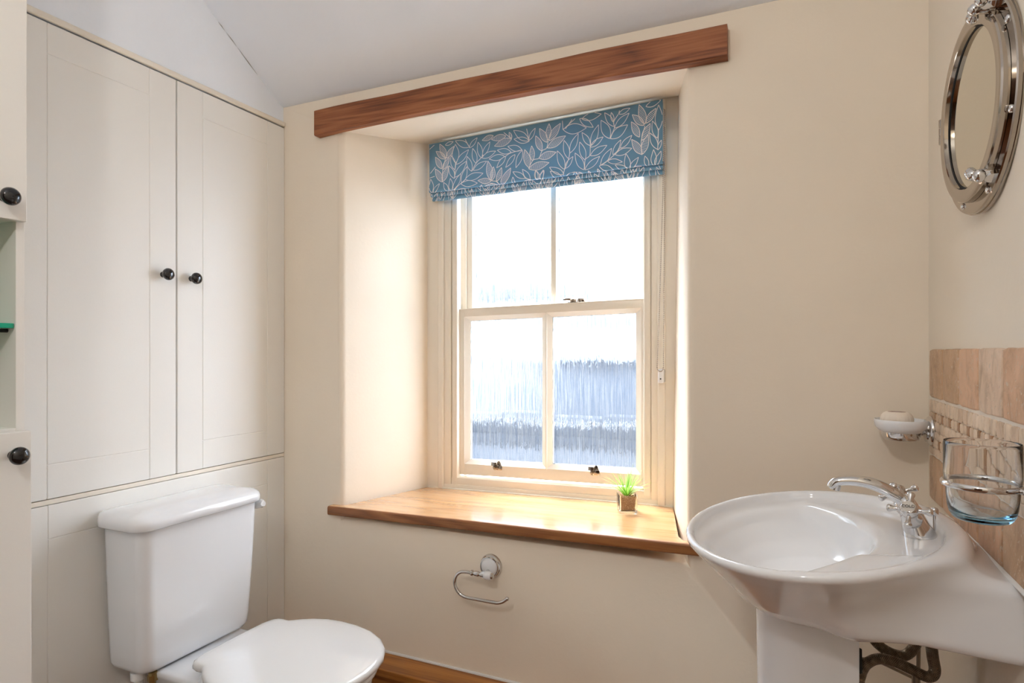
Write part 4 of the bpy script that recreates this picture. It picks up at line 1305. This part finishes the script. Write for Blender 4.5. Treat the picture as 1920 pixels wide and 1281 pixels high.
_L.new(_s.outputs['Z'], _r.inputs['Value']); _L.new(_r.outputs[0], _va.inputs['Density'])
_o = [n for n in _N if n.type == 'OUTPUT_MATERIAL'][0]; _L.new(_va.outputs[0], _o.inputs['Volume'])
b = MB()
b.lathe([(0.0008, 0), (0.0288, 0), (0.0324, .002), (0.0364, .008), (0.0388, .018), (0.0400, .032), (0.0406, .046), (0.0424, .0535), (0.0430, .060), (0.0432, .100), (0.0431, .1035), (0.0424, .1050), (0.0418, .1035), (0.0417, .062), (0.0408, .054), (0.0386, .047), (0.0376, .032), (0.0356, .018), (0.0320, .0105), (0.0272, .008), (0.0008, .0075)], (GX, GY, GZ), (0, 0, 1), 64, caps=False)
o = b.build('glass_tumbler', M_TUMB, None, True, 60)
tag(o, 'clear glass tumbler with blue tinted base hanging in the chrome ring', 'glass')

# ================================================================== PORTHOLE MIRROR
C = Vector((.285, 1.227, 1.5705)); R0 = .170
nrm_ = Vector((-1, -.05, 0)).normalized()
uu = Vector((-.05, 1, 0)).normalized(); uu = (uu - nrm_ * uu.dot(nrm_)).normalized(); ww = Vector((0, 0, 1))
pm = thing('porthole_mirror', (RX, 1.227, 1.5705), 'round nickel porthole mirror hung on the wall above the basin', 'mirror')
def pol(a, r, h=0.0): return C + uu * (r * math.cos(a)) + ww * (r * math.sin(a)) + nrm_ * h
b = MB()
M_FLANGE = mat('nickel_face', (.42, .37, .31), .10, metal=1.0)
b.lathe([(R0, -.008), (R0, -.002), (R0 - .0015, 0.0), (.134, 0.0), (.132, -.004), (.132, -.006)], C, nrm_, 96, caps=False)
b.lathe([(R0 + .002, -.010), (R0 + .002, -.0075), (R0 - .01, -.0075)], C, nrm_, 96, caps=False)
b.build('flange', M_NICKEL, pm, True, 30)
b = MB(); b.lathe([(R0 - .001, -.0265), (R0 + .001, -.010), (R0 - .001, -.0085)], C, nrm_, 96)
for v in b.bm.verts: v.co.x = min(v.co.x, RX - .0003)
b.build('backing_rim', mat('pale_rim', (.62, .60, .56), .25, metal=.8), pm, True, 30)
b = MB()
b.lathe([(.1505, .0005), (.1500, .009), (.1480, .0115), (.1440, .0120), (.1400, .0115), (.1290, .0115), (.1275, .0105), (.1268, .001), (.1268, -.002), (.150, -.002)], C, nrm_, 96, caps=False)
b.build('opening_ring', M_NICKEL, pm, True, 30)
b = MB(); b.lathe([(.1285, .0005), (.1285, .0025), (.001, .0026)], C, nrm_, 96); b.build('mirror_glass', M_MIRROR, pm, True, 30)
b = MB(); b.lathe([(.1272, .0028), (.1272, .0045), (.1245, .0029)], C, nrm_, 96, caps=False); b.build('dark_ring', M_DARK, pm, True)  # thin dark ring just inside the opening ring
for ang in (30, -20, -68, -112, 78):
    a = PI + math.radians(-ang)
    q = pol(a, .1585, 0)
    bb = MB(); bb.lathe([(.0062, 0), (.0058, .0018), (.0035, .0034), (.001, .0036)], q, nrm_, 18)
    d = (uu + ww * .6).normalized()
    bb.build('screw', M_CHROME, pm, True, 50)
def wing(ang, turn):
    a = PI + math.radians(-ang)
    c_ = pol(a, .1525, .006); rad_ = (uu * math.cos(a) + ww * math.sin(a)); tan_ = nrm_.cross(rad_).normalized()
    ax_ = nrm_
    b = MB()
    # lug and bolt
    b.tube([c_ - rad_ * .012 - nrm_ * .004, c_ + rad_ * .010 - nrm_ * .004], [(.008, .010), (.009, .011)], 14)
    b.lathe([(.0085, -.006), (.0085, .010), (.0075, .016), (.0095, .019), (.0085, .025), (.004, .029), (.001, .030)], c_, ax_, 20)
    d = (Matrix.Rotation(turn, 3, ax_) @ uu).normalized()
    for s_ in (1, -1):
        b.tube([c_ + nrm_ * .018 + d * s_ * r_ for r_ in (.004, .009, .013, .018, .023, .027, .0285)], [.005, .0042, (.006, .0065), (.0095, .0085), (.0100, .0085), (.007, .006), (.002, .002)], 14)
    b.build('wing_nut', M_CHROME, pm, True, 60)
wing(53, .15); wing(-57, -.35)
b = MB()
a = math.radians(7)
for dz in (-.016, 0, .016):
    q = pol(a, .174, .002) + ww * dz
    b.tube([q - ww * .0072, q + ww * .0072], .0060, 12)
q = pol(a, .160, .001); b.box((q.x - .003, q.y - .012, q.z - .02), (q.x + .003, q.y + .016, q.z + .02), .001)
b.build('hinge', M_NICKEL, pm, True, 40)

# ================================================================== ADDED PENDANT (unseen behind the camera, built round the fill light)
cl = thing('added_pendant', (-.45, -.45, TOP), 'made-up bare bulb pendant, unseen behind the camera, added for fill light', 'lamp')
b = MB(); b.lathe([(.001, 0), (.045, 0), (.045, .008), (.012, .028), (.001, .03)], (-.45, -.45, TOP), (0, 0, -1), 32, caps=False); b.build('ceiling_rose', M_PLAST, cl, True, 40)
b = MB(); b.tube([(-.45, -.45, TOP - .02), (-.45, -.45, 2.26)], .0035, 10); b.build('flex', M_PLAST, cl, True)
b = MB(); b.lathe([(.001, 0), (.014, 0), (.019, -.02), (.019, -.045), (.001, -.045)], (-.45, -.45, 2.265), (0, 0, 1), 24, caps=False); b.build('bulb_holder', M_PLAST, cl, True, 40)

# ================================================================== ADDED DOOR, unseen behind the camera, gives the chrome dark reflections
M_DOOR = wood('added_door_oak', (.03, .012, .005), (.06, .024, .010), (.09, .04, .018), 'Z', .45, .1, 5)
dr = thing('reflection_door_1', (-.75, BACK + .02, FL), 'unseen dark oak door added behind the camera to darken reflections', 'door', kind='structure')
b = MB(); b.box((-1.14, BACK, FL), (-.36, BACK + .035, 1.96), .003)
for z0_, z1_ in ((.12, .82), (.98, 1.84)):
    for x0_, x1_ in ((-1.05, -.79), (-.71, -.45)): b.box((x0_, BACK + .030, z0_), (x1_, BACK + .044, z1_), .006)
b.build('leaf', M_DOOR, dr)
b = MB()
b.box((-1.22, BACK, FL), (-1.145, BACK + .05, 2.04), .003); b.box((-.355, BACK, FL), (-.28, BACK + .05, 2.04), .003); b.box((-1.22, BACK, 1.965), (-.28, BACK + .051, 2.04), .003)
b.build('architrave', M_DOOR, dr)
b = MB(); b.lathe([(.024, .035), (.024, .042), (.010, .046), (.009, .065), (.022, .075), (.024, .088), (.015, .098), (.001, .10)], (-1.09, BACK, .95), (0, 1, 0), 24); b.build('handle', M_BRASS, dr, True)
